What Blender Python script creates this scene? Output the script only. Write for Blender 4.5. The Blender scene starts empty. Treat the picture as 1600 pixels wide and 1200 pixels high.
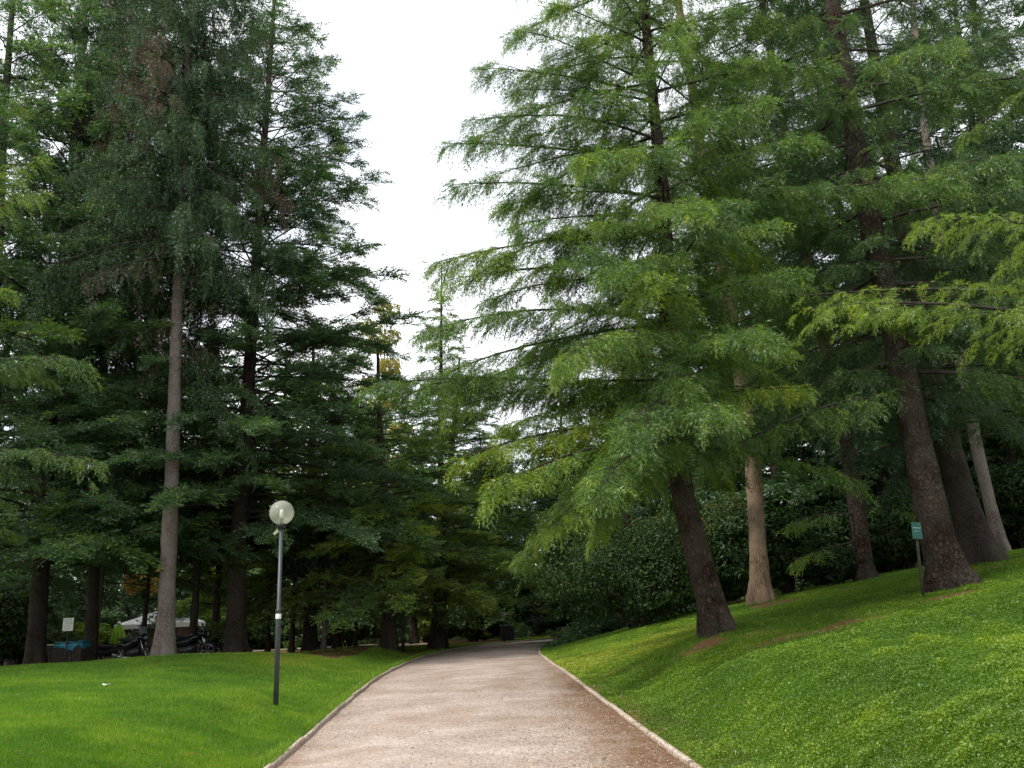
import bpy, math, numpy as np
from mathutils import Vector
PI = math.pi
S = bpy.context.scene
COL = S.collection

# ------------------------------------------------------------------ camera
F = 1280.0                       # focal length in photo pixels (1600 wide)
PITCH, ROLL, EYE = math.radians(16.56), math.radians(2.93), 1.6
fwd = np.array([0, math.cos(PITCH), math.sin(PITCH)])
_R0 = np.array([1., 0, 0]); _U0 = np.array([0, -math.sin(PITCH), math.cos(PITCH)])
RT = _R0*math.cos(ROLL) - _U0*math.sin(ROLL)
UP = _U0*math.cos(ROLL) + _R0*math.sin(ROLL)
CAMP = np.array([0, 0, EYE])
cam = bpy.data.cameras.new('camera'); co = bpy.data.objects.new('camera', cam); COL.objects.link(co)
from mathutils import Matrix
m = Matrix([[RT[0], UP[0], -fwd[0], 0], [RT[1], UP[1], -fwd[1], 0], [RT[2], UP[2], -fwd[2], EYE], [0, 0, 0, 1]])
co.matrix_world = m
cam.sensor_width = 36; cam.lens = 36*F/1600; cam.clip_start = .05; cam.clip_end = 3000
S.camera = co

# ------------------------------------------------------------------ sky, sun, exposure
SUN_EL, SUN_AZ = math.radians(52), math.radians(-125)     # azimuth from +Y, clockwise
w = bpy.data.worlds.new('World'); S.world = w; w.use_nodes = True
nt = w.node_tree; nt.nodes.clear()
out = nt.nodes.new('ShaderNodeOutputWorld'); bg = nt.nodes.new('ShaderNodeBackground')
sky = nt.nodes.new('ShaderNodeTexSky'); sky.sky_type = 'NISHITA'; sky.sun_disc = False
sky.sun_elevation = SUN_EL; sky.sun_rotation = SUN_AZ
bg.inputs['Strength'].default_value = 0.12
tc = nt.nodes.new('ShaderNodeTexCoord'); mp = nt.nodes.new('ShaderNodeMapping'); mp.inputs['Scale'].default_value = (1, 1, 1.8)
nz = nt.nodes.new('ShaderNodeTexNoise'); nz.inputs['Scale'].default_value = 2.1; nz.inputs['Detail'].default_value = 7
cr = nt.nodes.new('ShaderNodeValToRGB'); cr.color_ramp.elements[0].position = .30; cr.color_ramp.elements[1].position = .60
cr.color_ramp.elements[0].color = (.5, .5, .5, 1); cr.color_ramp.elements[1].color = (1, 1, 1, 1)
mx = nt.nodes.new('ShaderNodeMixRGB'); mx.inputs[2].default_value = (7.6, 7.75, 7.9, 1)
L = nt.links.new
L(tc.outputs['Generated'], mp.inputs[0]); L(mp.outputs[0], nz.inputs['Vector']); L(nz.outputs['Fac'], cr.inputs[0])
L(cr.outputs[0], mx.inputs[0]); L(sky.outputs[0], mx.inputs[1]); L(mx.outputs[0], bg.inputs[0]); L(bg.outputs[0], out.inputs[0])
sl = bpy.data.lights.new('sun', 'SUN'); sl.energy = 2.4; sl.angle = math.radians(11); sl.color = (1, .96, .88)
so = bpy.data.objects.new('sun', sl); COL.objects.link(so)
sd = Vector((math.sin(SUN_AZ)*math.cos(SUN_EL), math.cos(SUN_AZ)*math.cos(SUN_EL), math.sin(SUN_EL)))
so.rotation_euler = sd.to_track_quat('Z', 'Y').to_euler()
S.view_settings.view_transform = 'Standard'; S.view_settings.look = 'None'
S.view_settings.exposure = 0.95; S.view_settings.gamma = 1
S.cycles.max_bounces = 8; S.cycles.diffuse_bounces = 4; S.cycles.transmission_bounces = 6
S.cycles.transparent_max_bounces = 8; S.cycles.use_denoising = True

# ------------------------------------------------------------------ helpers
def ray(px, py):
    return fwd + (px-800)/F*RT + (600-py)/F*UP
def at(px, py, Y):
    d = ray(px, py); return CAMP + d*Y/d[1]
def tag(o, label=None, cat=None, group=None, kind=None):
    if label: o['label'] = label
    if cat: o['category'] = cat
    if group: o['group'] = group
    if kind: o['kind'] = kind
    return o
def thing(name, base, label, cat, group=None):
    o = bpy.data.objects.new(name, None); COL.objects.link(o); o.location = base
    o.empty_display_size = .2
    return tag(o, label, cat, group)
class Acc:
    """collects triangles; build() links them as one mesh object"""
    def __init__(s): s.V = []; s.T = []; s.M = []; s.C = []; s.n = 0
    def add(s, V, T, mat=0, tint=None):
        V = np.asarray(V, np.float64).reshape(-1, 3); T = np.asarray(T, np.int64).reshape(-1, 3)
        s.V.append(V); s.T.append(T+s.n); s.n += len(V); s.M.append(np.full(len(T), mat))
        s.C.append(np.zeros(len(V)) if tint is None else np.broadcast_to(tint, (len(V),)))
    def build(s, name, mats, parent=None, smooth=False, origin=(0, 0, 0)):
        V = np.concatenate(s.V)-np.asarray(origin); T = np.concatenate(s.T); M = np.concatenate(s.M); Cc = np.concatenate(s.C)
        me = bpy.data.meshes.new(name)
        me.vertices.add(len(V)); me.vertices.foreach_set('co', V.astype(np.float32).ravel())
        me.loops.add(len(T)*3); me.loops.foreach_set('vertex_index', T.astype(np.int32).ravel())
        me.polygons.add(len(T)); me.polygons.foreach_set('loop_start', np.arange(0, len(T)*3, 3, dtype=np.int32))
        me.polygons.foreach_set('material_index', M.astype(np.int32))
        me.polygons.foreach_set('use_smooth', np.full(len(T), smooth))
        at_ = me.attributes.new('tint', 'FLOAT', 'POINT'); at_.data.foreach_set('value', Cc.astype(np.float32))
        for q in (mats if isinstance(mats, (list, tuple)) else [mats]): me.materials.append(q)
        me.update(calc_edges=True)
        o = bpy.data.objects.new(name, me); COL.objects.link(o)
        if parent is not None: o.parent = parent
        return o
    # simple solids ---------------------------------------------------
    def box(s, c, size, rz=0, mat=0, taper=1, bev=0.0, tilt=(0, 0)):
        sx, sy, sz = [q/2 for q in size]; b = min(bev, sx*.9, sy*.9, sz*.9)
        def ring(x, y, z):
            if b: pts = [(x-b, -y), (x, -y+b), (x, y-b), (x-b, y), (-x+b, y), (-x, y-b), (-x, -y+b), (-x+b, -y)]
            else: pts = [(x, -y), (x, y), (-x, y), (-x, -y)]
            return [(p, q, z) for p, q in pts]
        k = 8 if b else 4
        if b: rs = [ring(sx-b, sy-b, -sz), ring(sx, sy, -sz+b), ring(sx*taper, sy*taper, sz-b), ring(sx*taper-b, sy*taper-b, sz)]
        else: rs = [ring(sx, sy, -sz), ring(sx*taper, sy*taper, sz)]
        s.rings(np.array(rs), mat, M=(c, rz, tilt))
    def rings(s, R, mat=0, M=None, cap=True, tint=None):
        n, k, _ = R.shape; V = R.reshape(-1, 3)
        if M:
            c, rz, tl = M
            tx, ty = tl
            Rm = np.array(Matrix.Rotation(rz, 3, 'Z') @ Matrix.Rotation(tx, 3, 'X') @ Matrix.Rotation(ty, 3, 'Y'))
            V = V@Rm.T + np.asarray(c)
        T = []
        for i in range(n-1):
            for j in range(k):
                a, b2 = i*k+j, i*k+(j+1) % k
                T += [(a, b2, b2+k), (a, b2+k, a+k)]
        if cap:
            for j in range(1, k-1):
                T.append((0, j+1, j)); o = (n-1)*k; T.append((o, o+j, o+j+1))
        s.add(V, T, mat, tint)
    def tube(s, P, r, k=8, mat=0, cap=True, tint=None, wob=None):
        P = np.asarray(P, float); n = len(P); r = np.broadcast_to(r, (n,))
        d = np.gradient(P, axis=0); d /= np.linalg.norm(d, axis=1)[:, None]+1e-9
        ref = np.array([0, 0, 1.]) if abs(d[:, 2]).mean() < .7 else np.array([1., 0, 0])
        a = np.cross(d, ref); a /= np.linalg.norm(a, axis=1)[:, None]+1e-9; b = np.cross(d, a)
        th = np.arange(k)*2*PI/k
        rr = r[:, None]*(np.ones((n, k)) if wob is None else wob)
        R = P[:, None]+rr[..., None]*(np.cos(th)[None, :, None]*a[:, None]+np.sin(th)[None, :, None]*b[:, None])
        s.rings(R[:, ::-1], mat, cap=cap, tint=tint)
    def lathe(s, prof, c=(0, 0, 0), k=24, mat=0):
        th = np.arange(k)*2*PI/k
        R = np.array([[(r*math.cos(t), r*math.sin(t), z) for t in th] for r, z in prof])+np.asarray(c)
        s.rings(R, mat, cap=True)

def vnoise(x, y, sc, seed=0):
    """value noise, -1..1"""
    rg = np.random.RandomState(seed); G = rg.rand(256, 256)*2-1
    x = np.asarray(x)*sc+137.3; y = np.asarray(y)*sc+71.7
    xi = np.floor(x).astype(int); yi = np.floor(y).astype(int); fx = x-xi; fy = y-yi
    fx = fx*fx*(3-2*fx); fy = fy*fy*(3-2*fy)
    g = lambda i, j: G[i % 256, j % 256]
    return (g(xi, yi)*(1-fx)+g(xi+1, yi)*fx)*(1-fy)+(g(xi, yi+1)*(1-fx)+g(xi+1, yi+1)*fx)*fy

# ------------------------------------------------------------------ materials
def mat(name):
    q = bpy.data.materials.new(name); q.use_nodes = True; n = q.node_tree; n.nodes.clear()
    o = n.nodes.new('ShaderNodeOutputMaterial'); return q, n, o
def ramp(n, stops):
    r = n.nodes.new('ShaderNodeValToRGB'); e = r.color_ramp.elements
    while len(e) < len(stops): e.new(.5)
    for k, (p, c) in enumerate(stops): e[k].position = p; e[k].color = (*c, 1)
    return r
def foliage(name, stops, trans=.35, gloss=.05, tcol=(1.3, 1.5, .5)):
    q, n, o = mat(name)
    a = n.nodes.new('ShaderNodeAttribute'); a.attribute_name = 'tint'
    r = ramp(n, stops); n.links.new(a.outputs['Fac'], r.inputs[0])
    d = n.nodes.new('ShaderNodeBsdfDiffuse'); t = n.nodes.new('ShaderNodeBsdfTranslucent')
    mu = n.nodes.new('ShaderNodeMixRGB'); mu.blend_type = 'MULTIPLY'; mu.inputs[0].default_value = 1; mu.inputs[2].default_value = (*tcol, 1)
    n.links.new(r.outputs[0], d.inputs[0]); n.links.new(r.outputs[0], mu.inputs[1]); n.links.new(mu.outputs[0], t.inputs[0])
    m1 = n.nodes.new('ShaderNodeMixShader'); m1.inputs[0].default_value = trans
    n.links.new(d.outputs[0], m1.inputs[1]); n.links.new(t.outputs[0], m1.inputs[2])
    g = n.nodes.new('ShaderNodeBsdfGlossy'); g.inputs['Roughness'].default_value = .45; g.inputs[0].default_value = (.8, .85, .9, 1)
    m2 = n.nodes.new('ShaderNodeMixShader'); m2.inputs[0].default_value = gloss
    n.links.new(m1.outputs[0], m2.inputs[1]); n.links.new(g.outputs[0], m2.inputs[2]); n.links.new(m2.outputs[0], o.inputs[0])
    return q
def bark(name, c1, c2, c3, sc=(9, 9, 4), bump=.03):
    q, n, o = mat(name); b = n.nodes.new('ShaderNodeBsdfPrincipled'); b.inputs['Roughness'].default_value = .95
    b.inputs['Specular IOR Level'].default_value = .1
    tc = n.nodes.new('ShaderNodeTexCoord'); mp = n.nodes.new('ShaderNodeMapping'); mp.inputs['Scale'].default_value = sc
    nz0 = n.nodes.new('ShaderNodeTexNoise'); nz0.inputs['Scale'].default_value = 3; nz0.inputs['Detail'].default_value = 3
    va = n.nodes.new('ShaderNodeVectorMath'); va.operation = 'MULTIPLY_ADD'; va.inputs[1].default_value = (.9, .9, .9)
    vo = n.nodes.new('ShaderNodeTexVoronoi'); vo.feature = 'DISTANCE_TO_EDGE'; vo.inputs['Scale'].default_value = 2.2
    nz = n.nodes.new('ShaderNodeTexNoise'); nz.inputs['Scale'].default_value = 1.2; nz.inputs['Detail'].default_value = 8; nz.inputs['Roughness'].default_value = .7
    l = n.links.new
    l(tc.outputs['Object'], mp.inputs[0]); l(mp.outputs[0], nz0.inputs['Vector']); l(nz0.outputs['Color'], va.inputs[0]); l(mp.outputs[0], va.inputs[2])
    l(va.outputs[0], vo.inputs['Vector']); l(tc.outputs['Object'], nz.inputs['Vector'])
    cr_ = ramp(n, [(0, tuple(.35*k for k in c1)), (.17, c1), (.5, c2)]); l(vo.outputs['Distance'], cr_.inputs[0])
    r2 = ramp(n, [(.38, (0, 0, 0)), (.66, (1, 1, 1))]); l(nz.outputs['Fac'], r2.inputs[0])
    mm = n.nodes.new('ShaderNodeMixRGB'); mm.inputs[2].default_value = (*c3, 1); l(r2.outputs[0], mm.inputs[0]); l(cr_.outputs[0], mm.inputs[1])
    l(mm.outputs[0], b.inputs['Base Color'])
    bp = n.nodes.new('ShaderNodeBump'); bp.inputs['Distance'].default_value = bump; bp.inputs['Strength'].default_value = .9
    ad = n.nodes.new('ShaderNodeMath'); ad.operation = 'ADD'
    mi = n.nodes.new('ShaderNodeMath'); mi.operation = 'MINIMUM'; mi.inputs[1].default_value = .35
    l(vo.outputs['Distance'], mi.inputs[0]); l(mi.outputs[0], ad.inputs[0]); l(nz.outputs['Fac'], ad.inputs[1]); l(ad.outputs[0], bp.inputs['Height']); l(bp.outputs[0], b.inputs['Normal'])
    l(b.outputs[0], o.inputs[0]); return q
def plain(name, c, rough=.6, metal=0, noise=.12, spec=.4, scale=8):
    q, n, o = mat(name); b = n.nodes.new('ShaderNodeBsdfPrincipled'); b.inputs['Roughness'].default_value = rough
    b.inputs['Metallic'].default_value = metal; b.inputs['Specular IOR Level'].default_value = spec
    tc = n.nodes.new('ShaderNodeTexCoord'); nz = n.nodes.new('ShaderNodeTexNoise'); nz.inputs['Scale'].default_value = scale; nz.inputs['Detail'].default_value = 6
    n.links.new(tc.outputs['Object'], nz.inputs['Vector'])
    r = ramp(n, [(.3, tuple(k*(1-noise*2) for k in c)), (.7, tuple(min(1, k*(1+noise)) for k in c))])
    n.links.new(nz.outputs['Fac'], r.inputs[0]); n.links.new(r.outputs[0], b.inputs['Base Color']); n.links.new(b.outputs[0], o.inputs[0])
    return q

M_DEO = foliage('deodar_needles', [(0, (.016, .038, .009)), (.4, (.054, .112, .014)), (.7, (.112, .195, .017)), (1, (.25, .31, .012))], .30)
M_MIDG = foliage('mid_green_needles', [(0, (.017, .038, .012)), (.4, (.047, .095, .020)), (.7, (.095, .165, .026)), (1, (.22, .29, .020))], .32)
M_YEL = foliage('yellow_green_needles', [(0, (.05, .09, .012)), (.5, (.13, .20, .012)), (1, (.28, .31, .015))], .4)
M_CED = foliage('blue_cedar_needles', [(0, (.024, .048, .024)), (.5, (.058, .112, .042)), (.8, (.10, .18, .045)), (1, (.18, .26, .035))], .34)
M_SPR = foliage('spruce_needles', [(0, (.016, .035, .012)), (.5, (.044, .090, .024)), (.86, (.080, .14, .030)), (.93, (.10, .065, .045)), (1, (.15, .09, .065))], .25)
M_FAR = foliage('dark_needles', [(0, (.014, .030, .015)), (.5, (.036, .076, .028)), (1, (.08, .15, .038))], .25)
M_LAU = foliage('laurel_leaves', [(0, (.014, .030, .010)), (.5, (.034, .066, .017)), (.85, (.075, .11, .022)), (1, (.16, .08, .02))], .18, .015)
M_LIM = foliage('lime_leaves', [(0, (.08, .14, .02)), (.5, (.18, .28, .03)), (1, (.35, .42, .05))], .45)
M_AUT = foliage('autumn_leaves', [(0, (.09, .10, .02)), (.45, (.20, .22, .03)), (.8, (.38, .22, .02)), (1, (.45, .16, .02))], .45)
B_DARK = bark('dark_brown_bark', (.040, .024, .018), (.115, .072, .056), (.075, .062, .05), (4.2, 4.2, 2.8), .12)
B_MID = bark('grey_brown_bark', (.15, .115, .10), (.27, .22, .20), (.20, .17, .155), (8, 8, 7), .02)
B_PALE = bark('pale_ridged_bark', (.20, .13, .085), (.42, .31, .23), (.30, .22, .16), (14, 14, 1.6), .03)
B_TWG = bark('branch_bark', (.035, .026, .021), (.075, .056, .046), (.065, .055, .048), (8, 8, 8), .01)
B_BLK = bark('blackish_bark', (.045, .032, .026), (.085, .062, .05), (.06, .05, .042))  # blackish brown bark of the darkest trunks and twigs

# ------------------------------------------------------------------ terrain
EY = np.array([-6, 10.87, 13.95, 18.2, 22, 28.9, 33, 36.7, 40, 43.3, 47, 51, 56, 62, 75])
EX = np.array([-2.3, -3.10, -3.32, -3.54, -3.66, -3.75, -3.6, -3.25, -2.7, -1.96, -.5, 2.5, 9, 20, 60])
RY = np.array([-6, 9.7, 12.8, 16.1, 19.9, 24.1, 29.4, 33, 36, 39, 42, 45, 48, 52, 60, 75])
RX = np.array([2.7, 1.70, 1.47, 1.22, .92, .62, .42, .50, .80, 1.35, 2.3, 3.9, 6.5, 13, 30, 75])
def smooth_edge(y, Y, X):
    a = sum(np.interp(np.asarray(y)+d, Y, X) for d in (-1.5, -1, -.5, 0, .5, 1, 1.5))/7; return a
xl = lambda y: smooth_edge(y, EY, EX)
xr = lambda y: smooth_edge(y, RY, RX)
zp = lambda y: sum(np.interp(np.asarray(y)+d, [-20, 5, 9.5, 15, 22, 34, 48, 60, 90], [0, 0, .05, .28, .6, .78, .86, .9, .9]) for d in (-2, -1, 0, 1, 2))/5
CP = []
for y in (-5, -1, 3, 6, 9, 12, 15, 18, 21, 25, 30, 35, 40, 45):
    CP += [(float(xl(y)), y, float(zp(y))), (float(xr(y)), y, float(zp(y))), (float(xl(y)+xr(y))/2, y, float(zp(y)))]
for px, py, Y in ((110, 1050, 27.6), (163, 1049, 27.2), (306, 1040, 26.5), (50, 1054, 30), (230, 1046, 32), (400, 1031, 32), (150, 1050, 33), (310, 1040, 32), (20, 1058, 27), (431, 1097, 14.5), (257, 1030, 24), (0, 1047, 22), (0, 1200, 8.6), (250, 1170, 10.5), (440, 1024, 25), (580, 1013, 31), (630, 1024, 34), (660, 1012, 42),
                  (1125, 990, 17), (1490, 925, 18), (1188, 945, 25), (1352, 912, 26), (1530, 885, 22), (1565, 865, 28), (1600, 1200, 5.5), (1600, 1000, 10), (1000, 984, 28), (930, 995, 34), (1280, 965, 17.5), (1300, 1080, 9.5), (1130, 1060, 12), (1450, 1090, 8.2), (1200, 1010, 15)):
    CP.append(tuple(at(px, py, Y)))
CP += [(-14, 30, 1.12), (-20, 40, 1.1), (-8, 38, 1.0), (-5, 45, .95), (-12, 55, 1.1), (-30, 25, 1.15), (-30, 5, .6), (-15, -4, .4), (-7, 2, .25), (-30, 60, 1.2),
       (6, 32, 1.8), (12, 36, 2.4), (26, 32, 3.6), (30, 10, 3.6), (13, 6, 2.3), (11, -4, 2.0), (3, 42, 1.2), (8, 38, 1.6), (15, 60, 1.6), (30, 50, 2.6), (0, 60, .95)]
CP = np.array(CP)
_d = np.hypot(CP[:, None, 0]-CP[None, :, 0], CP[:, None, 1]-CP[None, :, 1]); KS = .8
_K = -np.sqrt(_d**2+KS**2)-np.eye(len(CP))*(-.02)
_A = np.block([[_K-0, np.ones((len(CP), 1))], [np.ones((1, len(CP))), np.zeros((1, 1))]])
_W = np.linalg.solve(_A, np.concatenate([CP[:, 2], [0]]))
def g0(x, y):
    x = np.clip(np.asarray(x, float), -34, 32); y = np.clip(np.asarray(y, float), -6, 66)
    sh = x.shape; x = x.ravel(); y = y.ravel(); o = np.empty(len(x))
    for i in range(0, len(x), 20000):
        xx, yy = x[i:i+20000], y[i:i+20000]
        o[i:i+20000] = -np.sqrt((xx[:, None]-CP[:, 0])**2+(yy[:, None]-CP[:, 1])**2+KS**2)@_W[:-1]+_W[-1]
    return o.reshape(sh)
def ss(a, b, v): t = np.clip((v-a)/(b-a), 0, 1); return t*t*(3-2*t)
def ground(x, y):
    x = np.asarray(x, float); y = np.asarray(y, float)
    a, b = xl(y), xr(y); far = ss(52, 46, y)
    dl = a-x; dr = x-b                                  # distance outside each edge
    g = g0(x, y)
    inside = np.minimum(ss(-.6, .0, dl)+ss(-.6, .0, dr), 1)
    h = zp(y)*(1-inside)+g*inside
    h = np.where((dl < 0) & (dr < 0), zp(y)+.03*np.clip(1-((x-(a+b)/2)/((b-a)/2))**2, 0, 1)*far, g)
    dd_ = np.maximum(dl, dr); h = np.where(dd_ > -1e-6, zp(y)+(h-zp(y))*(ss(-.3, 1.6, dd_)*far+(1-far)), h)
    h = h + far*(.07*ss(.0, .12, dl)+.05*ss(0, .14, dr))
    h = h + np.where(dl > 0, .02, .045)*vnoise(x, y, .35, 3)*np.maximum(ss(.5, 3, dl), ss(.5, 3, dr))+.015*vnoise(x, y, 1.3, 4)*np.maximum(ss(.2, 1, dl), ss(.2, 1, dr))
    return h
def gz(x, y): return float(ground(np.array([x]), np.array([y]))[0])
def gp(px, py, Y): q = at(px, py, Y); return np.array([q[0], Y, gz(q[0], Y)])

# brown needle litter / bare soil spots: x, y, radius x, radius y, strength
def hitg(px, py):
    d = ray(px, py); Y = np.geomspace(4, 60, 1500); P = CAMP+d*(Y/d[1])[:, None]; h = P[:, 2]-ground(P[:, 0], P[:, 1]); k = int(np.argmax(h < 0)) if (h < 0).any() else 900
    return P[k, 0], P[k, 1]
SPOTS = [(*hitg(px, py), rx, ry, k) for px, py, rx, ry, k in ((1130, 998, 1.1, .5, .9), (1030, 1024, .9, .4, .75), (985, 1038, .8, .3, .75), (1190, 1004, .6, .25, .5), (1290, 984, 1.4, .5, .85), (1350, 978, .7, .3, .5), (1210, 988, .5, .3, .55), (1400, 952, .9, .4, .75), (1480, 932, 1.0, .5, .8),
         (1190, 948, 1.2, .7, .8), (1352, 914, 1.0, .6, .7), (1533, 888, 1.2, .7, .8), (970, 1105, .6, 1.0, .65), (1040, 1150, .5, .6, .6), (930, 1070, .4, 1.2, .6), (905, 1075, .25, .9, .55), (1350, 1125, .18, .1, .5), (1555, 1005, .3, .12, .5), (250, 1034, .6, .3, .6))]+[(-4.9, 33, 1.8, 2.2, 1.2)]
def litter(x, y):
    v = np.zeros_like(x)
    for sx, sy, rx, ry, k in SPOTS: v = np.maximum(v, k*np.exp(-(((x-sx)/rx)**2+((y-sy)/ry)**2)))
    dr = x-xr(y); v = np.maximum(v, .75*np.exp(-(np.maximum(dr, 0)/.45)**2)*ss(24, 15, y)*(dr > 0)*(.6+.6*vnoise(x, y, .9, 8)))
    # under the trees behind the lawns the soil is bare
    v = np.maximum(v, np.maximum(ss(25, 27, y+.28*(x+10)), 0)*(x < -5.5)); v = np.maximum(v, ss(0, 1.5, y-np.interp(x, [3, 7, 11, 15, 20, 30], [46, 27, 28, 28, 31, 34]))*(x > 4))
    v = np.maximum(v, ss(44, 46, y)*.9*(x < -1))
    return np.clip(v*(1+.75*vnoise(x, y, 2.2, 6)+.55*vnoise(x, y, 6, 7)+.3*vnoise(x, y, 13, 9)), 0, 1)

def grid_mesh(name, X, Y, Z, T, m):
    n, k = X.shape; V = np.stack([X, Y, Z], -1).reshape(-1, 3)
    i, j = np.meshgrid(np.arange(n-1), np.arange(k-1), indexing='ij'); a = (i*k+j).ravel()
    tris = np.concatenate([np.stack([a, a+1, a+k+1], -1), np.stack([a, a+k+1, a+k], -1)])
    q = Acc(); q.add(V, tris, 0, T.ravel()); return q.build(name, m, smooth=True)

def ground_mat():
    q, n, o = mat('lawn'); l = n.links.new
    b = n.nodes.new('ShaderNodeBsdfPrincipled'); b.inputs['Roughness'].default_value = .95; b.inputs['Specular IOR Level'].default_value = .08
    tc = n.nodes.new('ShaderNodeTexCoord'); a = n.nodes.new('ShaderNodeAttribute'); a.attribute_name = 'tint'
    n1 = n.nodes.new('ShaderNodeTexNoise'); n1.inputs['Scale'].default_value = .45; n1.inputs['Detail'].default_value = 5
    n2 = n.nodes.new('ShaderNodeTexNoise'); n2.inputs['Scale'].default_value = 26; n2.inputs['Detail'].default_value = 6
    n3 = n.nodes.new('ShaderNodeTexNoise'); n3.inputs['Scale'].default_value = 45; n3.inputs['Detail'].default_value = 5
    for k in (n1, n2, n3): l(tc.outputs['Object'], k.inputs['Vector'])
    r1 = ramp(n, [(.3, (.055, .110, .010)), (.5, (.085, .155, .010)), (.72, (.14, .185, .016))]); l(n1.outputs['Fac'], r1.inputs[0])
    r2 = ramp(n, [(.3, (.55, .55, .55)), (.7, (1.35, 1.3, 1.2))]); l(n2.outputs['Fac'], r2.inputs[0])
    mu = n.nodes.new('ShaderNodeMixRGB'); mu.blend_type = 'MULTIPLY'; mu.inputs[0].default_value = 1; l(r1.outputs[0], mu.inputs[1]); l(r2.outputs[0], mu.inputs[2])
    r3 = ramp(n, [(.3, (.07, .035, .018)), (.5, (.15, .075, .04)), (.7, (.24, .14, .08))]); l(n3.outputs['Fac'], r3.inputs[0])
    mf = ramp(n, [(.35, (0, 0, 0)), (.7, (1, 1, 1))]); l(a.outputs['Fac'], mf.inputs[0])
    mm = n.nodes.new('ShaderNodeMixRGB'); l(mf.outputs[0], mm.inputs[0]); l(mu.outputs[0], mm.inputs[1]); l(r3.outputs[0], mm.inputs[2]); l(mm.outputs[0], b.inputs['Base Color'])
    bp = n.nodes.new('ShaderNodeBump'); bp.inputs['Distance'].default_value = .04; bp.inputs['Strength'].default_value = .8
    l(n2.outputs['Fac'], bp.inputs['Height']); l(bp.outputs[0], b.inputs['Normal']); l(b.outputs[0], o.inputs[0]); return q
def gravel_mat():
    q, n, o = mat('gravel'); l = n.links.new
    b = n.nodes.new('ShaderNodeBsdfPrincipled'); b.inputs['Roughness'].default_value = .9; b.inputs['Specular IOR Level'].default_value = .2
    tc = n.nodes.new('ShaderNodeTexCoord'); a = n.nodes.new('ShaderNodeAttribute'); a.attribute_name = 'tint'
    vo = n.nodes.new('ShaderNodeTexVoronoi'); vo.inputs['Scale'].default_value = 62
    n1 = n.nodes.new('ShaderNodeTexNoise'); n1.inputs['Scale'].default_value = 1.1; n1.inputs['Detail'].default_value = 8; n1.inputs['Roughness'].default_value = .62
    n2 = n.nodes.new('ShaderNodeTexNoise'); n2.inputs['Scale'].default_value = 40; n2.inputs['Detail'].default_value = 6; n2.inputs['Roughness'].default_value = .7
    mpg = n.nodes.new('ShaderNodeMapping'); mpg.inputs['Scale'].default_value = (.9, 1.3, 1)
    l(tc.outputs['Object'], mpg.inputs[0]); l(mpg.outputs[0], n1.inputs['Vector'])
    for k in (vo, n2): l(tc.outputs['Object'], k.inputs['Vector'])
    r1 = ramp(n, [(.25, (.28, .22, .185)), (.5, (.38, .31, .27)), (.75, (.50, .43, .385))]); l(n1.outputs['Fac'], r1.inputs[0])
    sep = n.nodes.new('ShaderNodeSeparateColor'); l(vo.outputs['Color'], sep.inputs[0])
    r2 = ramp(n, [(0, (.45, .45, .45)), (.6, (1, .98, .95)), (1, (1.5, 1.45, 1.4))]); l(sep.outputs[0], r2.inputs[0])
    mu = n.nodes.new('ShaderNodeMixRGB'); mu.blend_type = 'MULTIPLY'; mu.inputs[0].default_value = .8; l(r1.outputs[0], mu.inputs[1]); l(r2.outputs[0], mu.inputs[2])
    r3 = ramp(n, [(.3, (.09, .045, .022)), (.55, (.19, .105, .055)), (.75, (.30, .19, .11))]); l(n2.outputs['Fac'], r3.inputs[0])
    mm = n.nodes.new('ShaderNodeMixRGB'); l(a.outputs['Fac'], mm.inputs[0]); l(mu.outputs[0], mm.inputs[1]); l(r3.outputs[0], mm.inputs[2]); l(mm.outputs[0], b.inputs['Base Color'])
    bp = n.nodes.new('ShaderNodeBump'); bp.inputs['Distance'].default_value = .012; bp.inputs['Strength'].default_value = .8
    l(vo.outputs['Distance'], bp.inputs['Height']); l(bp.outputs[0], b.inputs['Normal']); l(b.outputs[0], o.inputs[0]); return q
M_LAWN, M_GRAV = ground_mat(), gravel_mat()
M_KERB = plain('kerb_stone', (.44, .36, .29), .9, noise=.3, scale=22)

ys = np.concatenate([np.arange(-6, 4, .5), np.arange(4, 30, .2), np.arange(30, 66, .6), np.array([70, 80, 100, 140, 200, 320, 600, 1200, 2200])])
off = np.array([0, .03, .07, .12, .2, .35, .5, .7, .95, 1.2, 1.5, 1.8, 2.2, 2.6, 3., 3.5, 4, 4.5, 5, 5.5, 6, 6.7, 7.4, 8.2, 9, 10, 11, 12, 13.5, 15, 17, 19, 22, 26, 30, 40, 70, 140, 400, 1500])
YY = np.repeat(ys[:, None], 2*len(off)+5, 1)
A_, B_ = xl(ys)[:, None], xr(ys)[:, None]
mid = np.linspace(0, 1, 7)[1:-1][None]
XX = np.concatenate([A_-off[::-1][None], A_+(B_-A_)*mid, B_+off[None]], 1)
ZZ = ground(XX, YY); inn = (XX > A_+.001) & (XX < B_-.001); ZZ = np.where(inn, ZZ-.06, ZZ-np.where(np.isclose(XX, A_) | np.isclose(XX, B_), .06, 0))
g_ob = grid_mesh('ground', XX, YY, ZZ, litter(XX, YY), M_LAWN); tag(g_ob, kind='structure')

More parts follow.
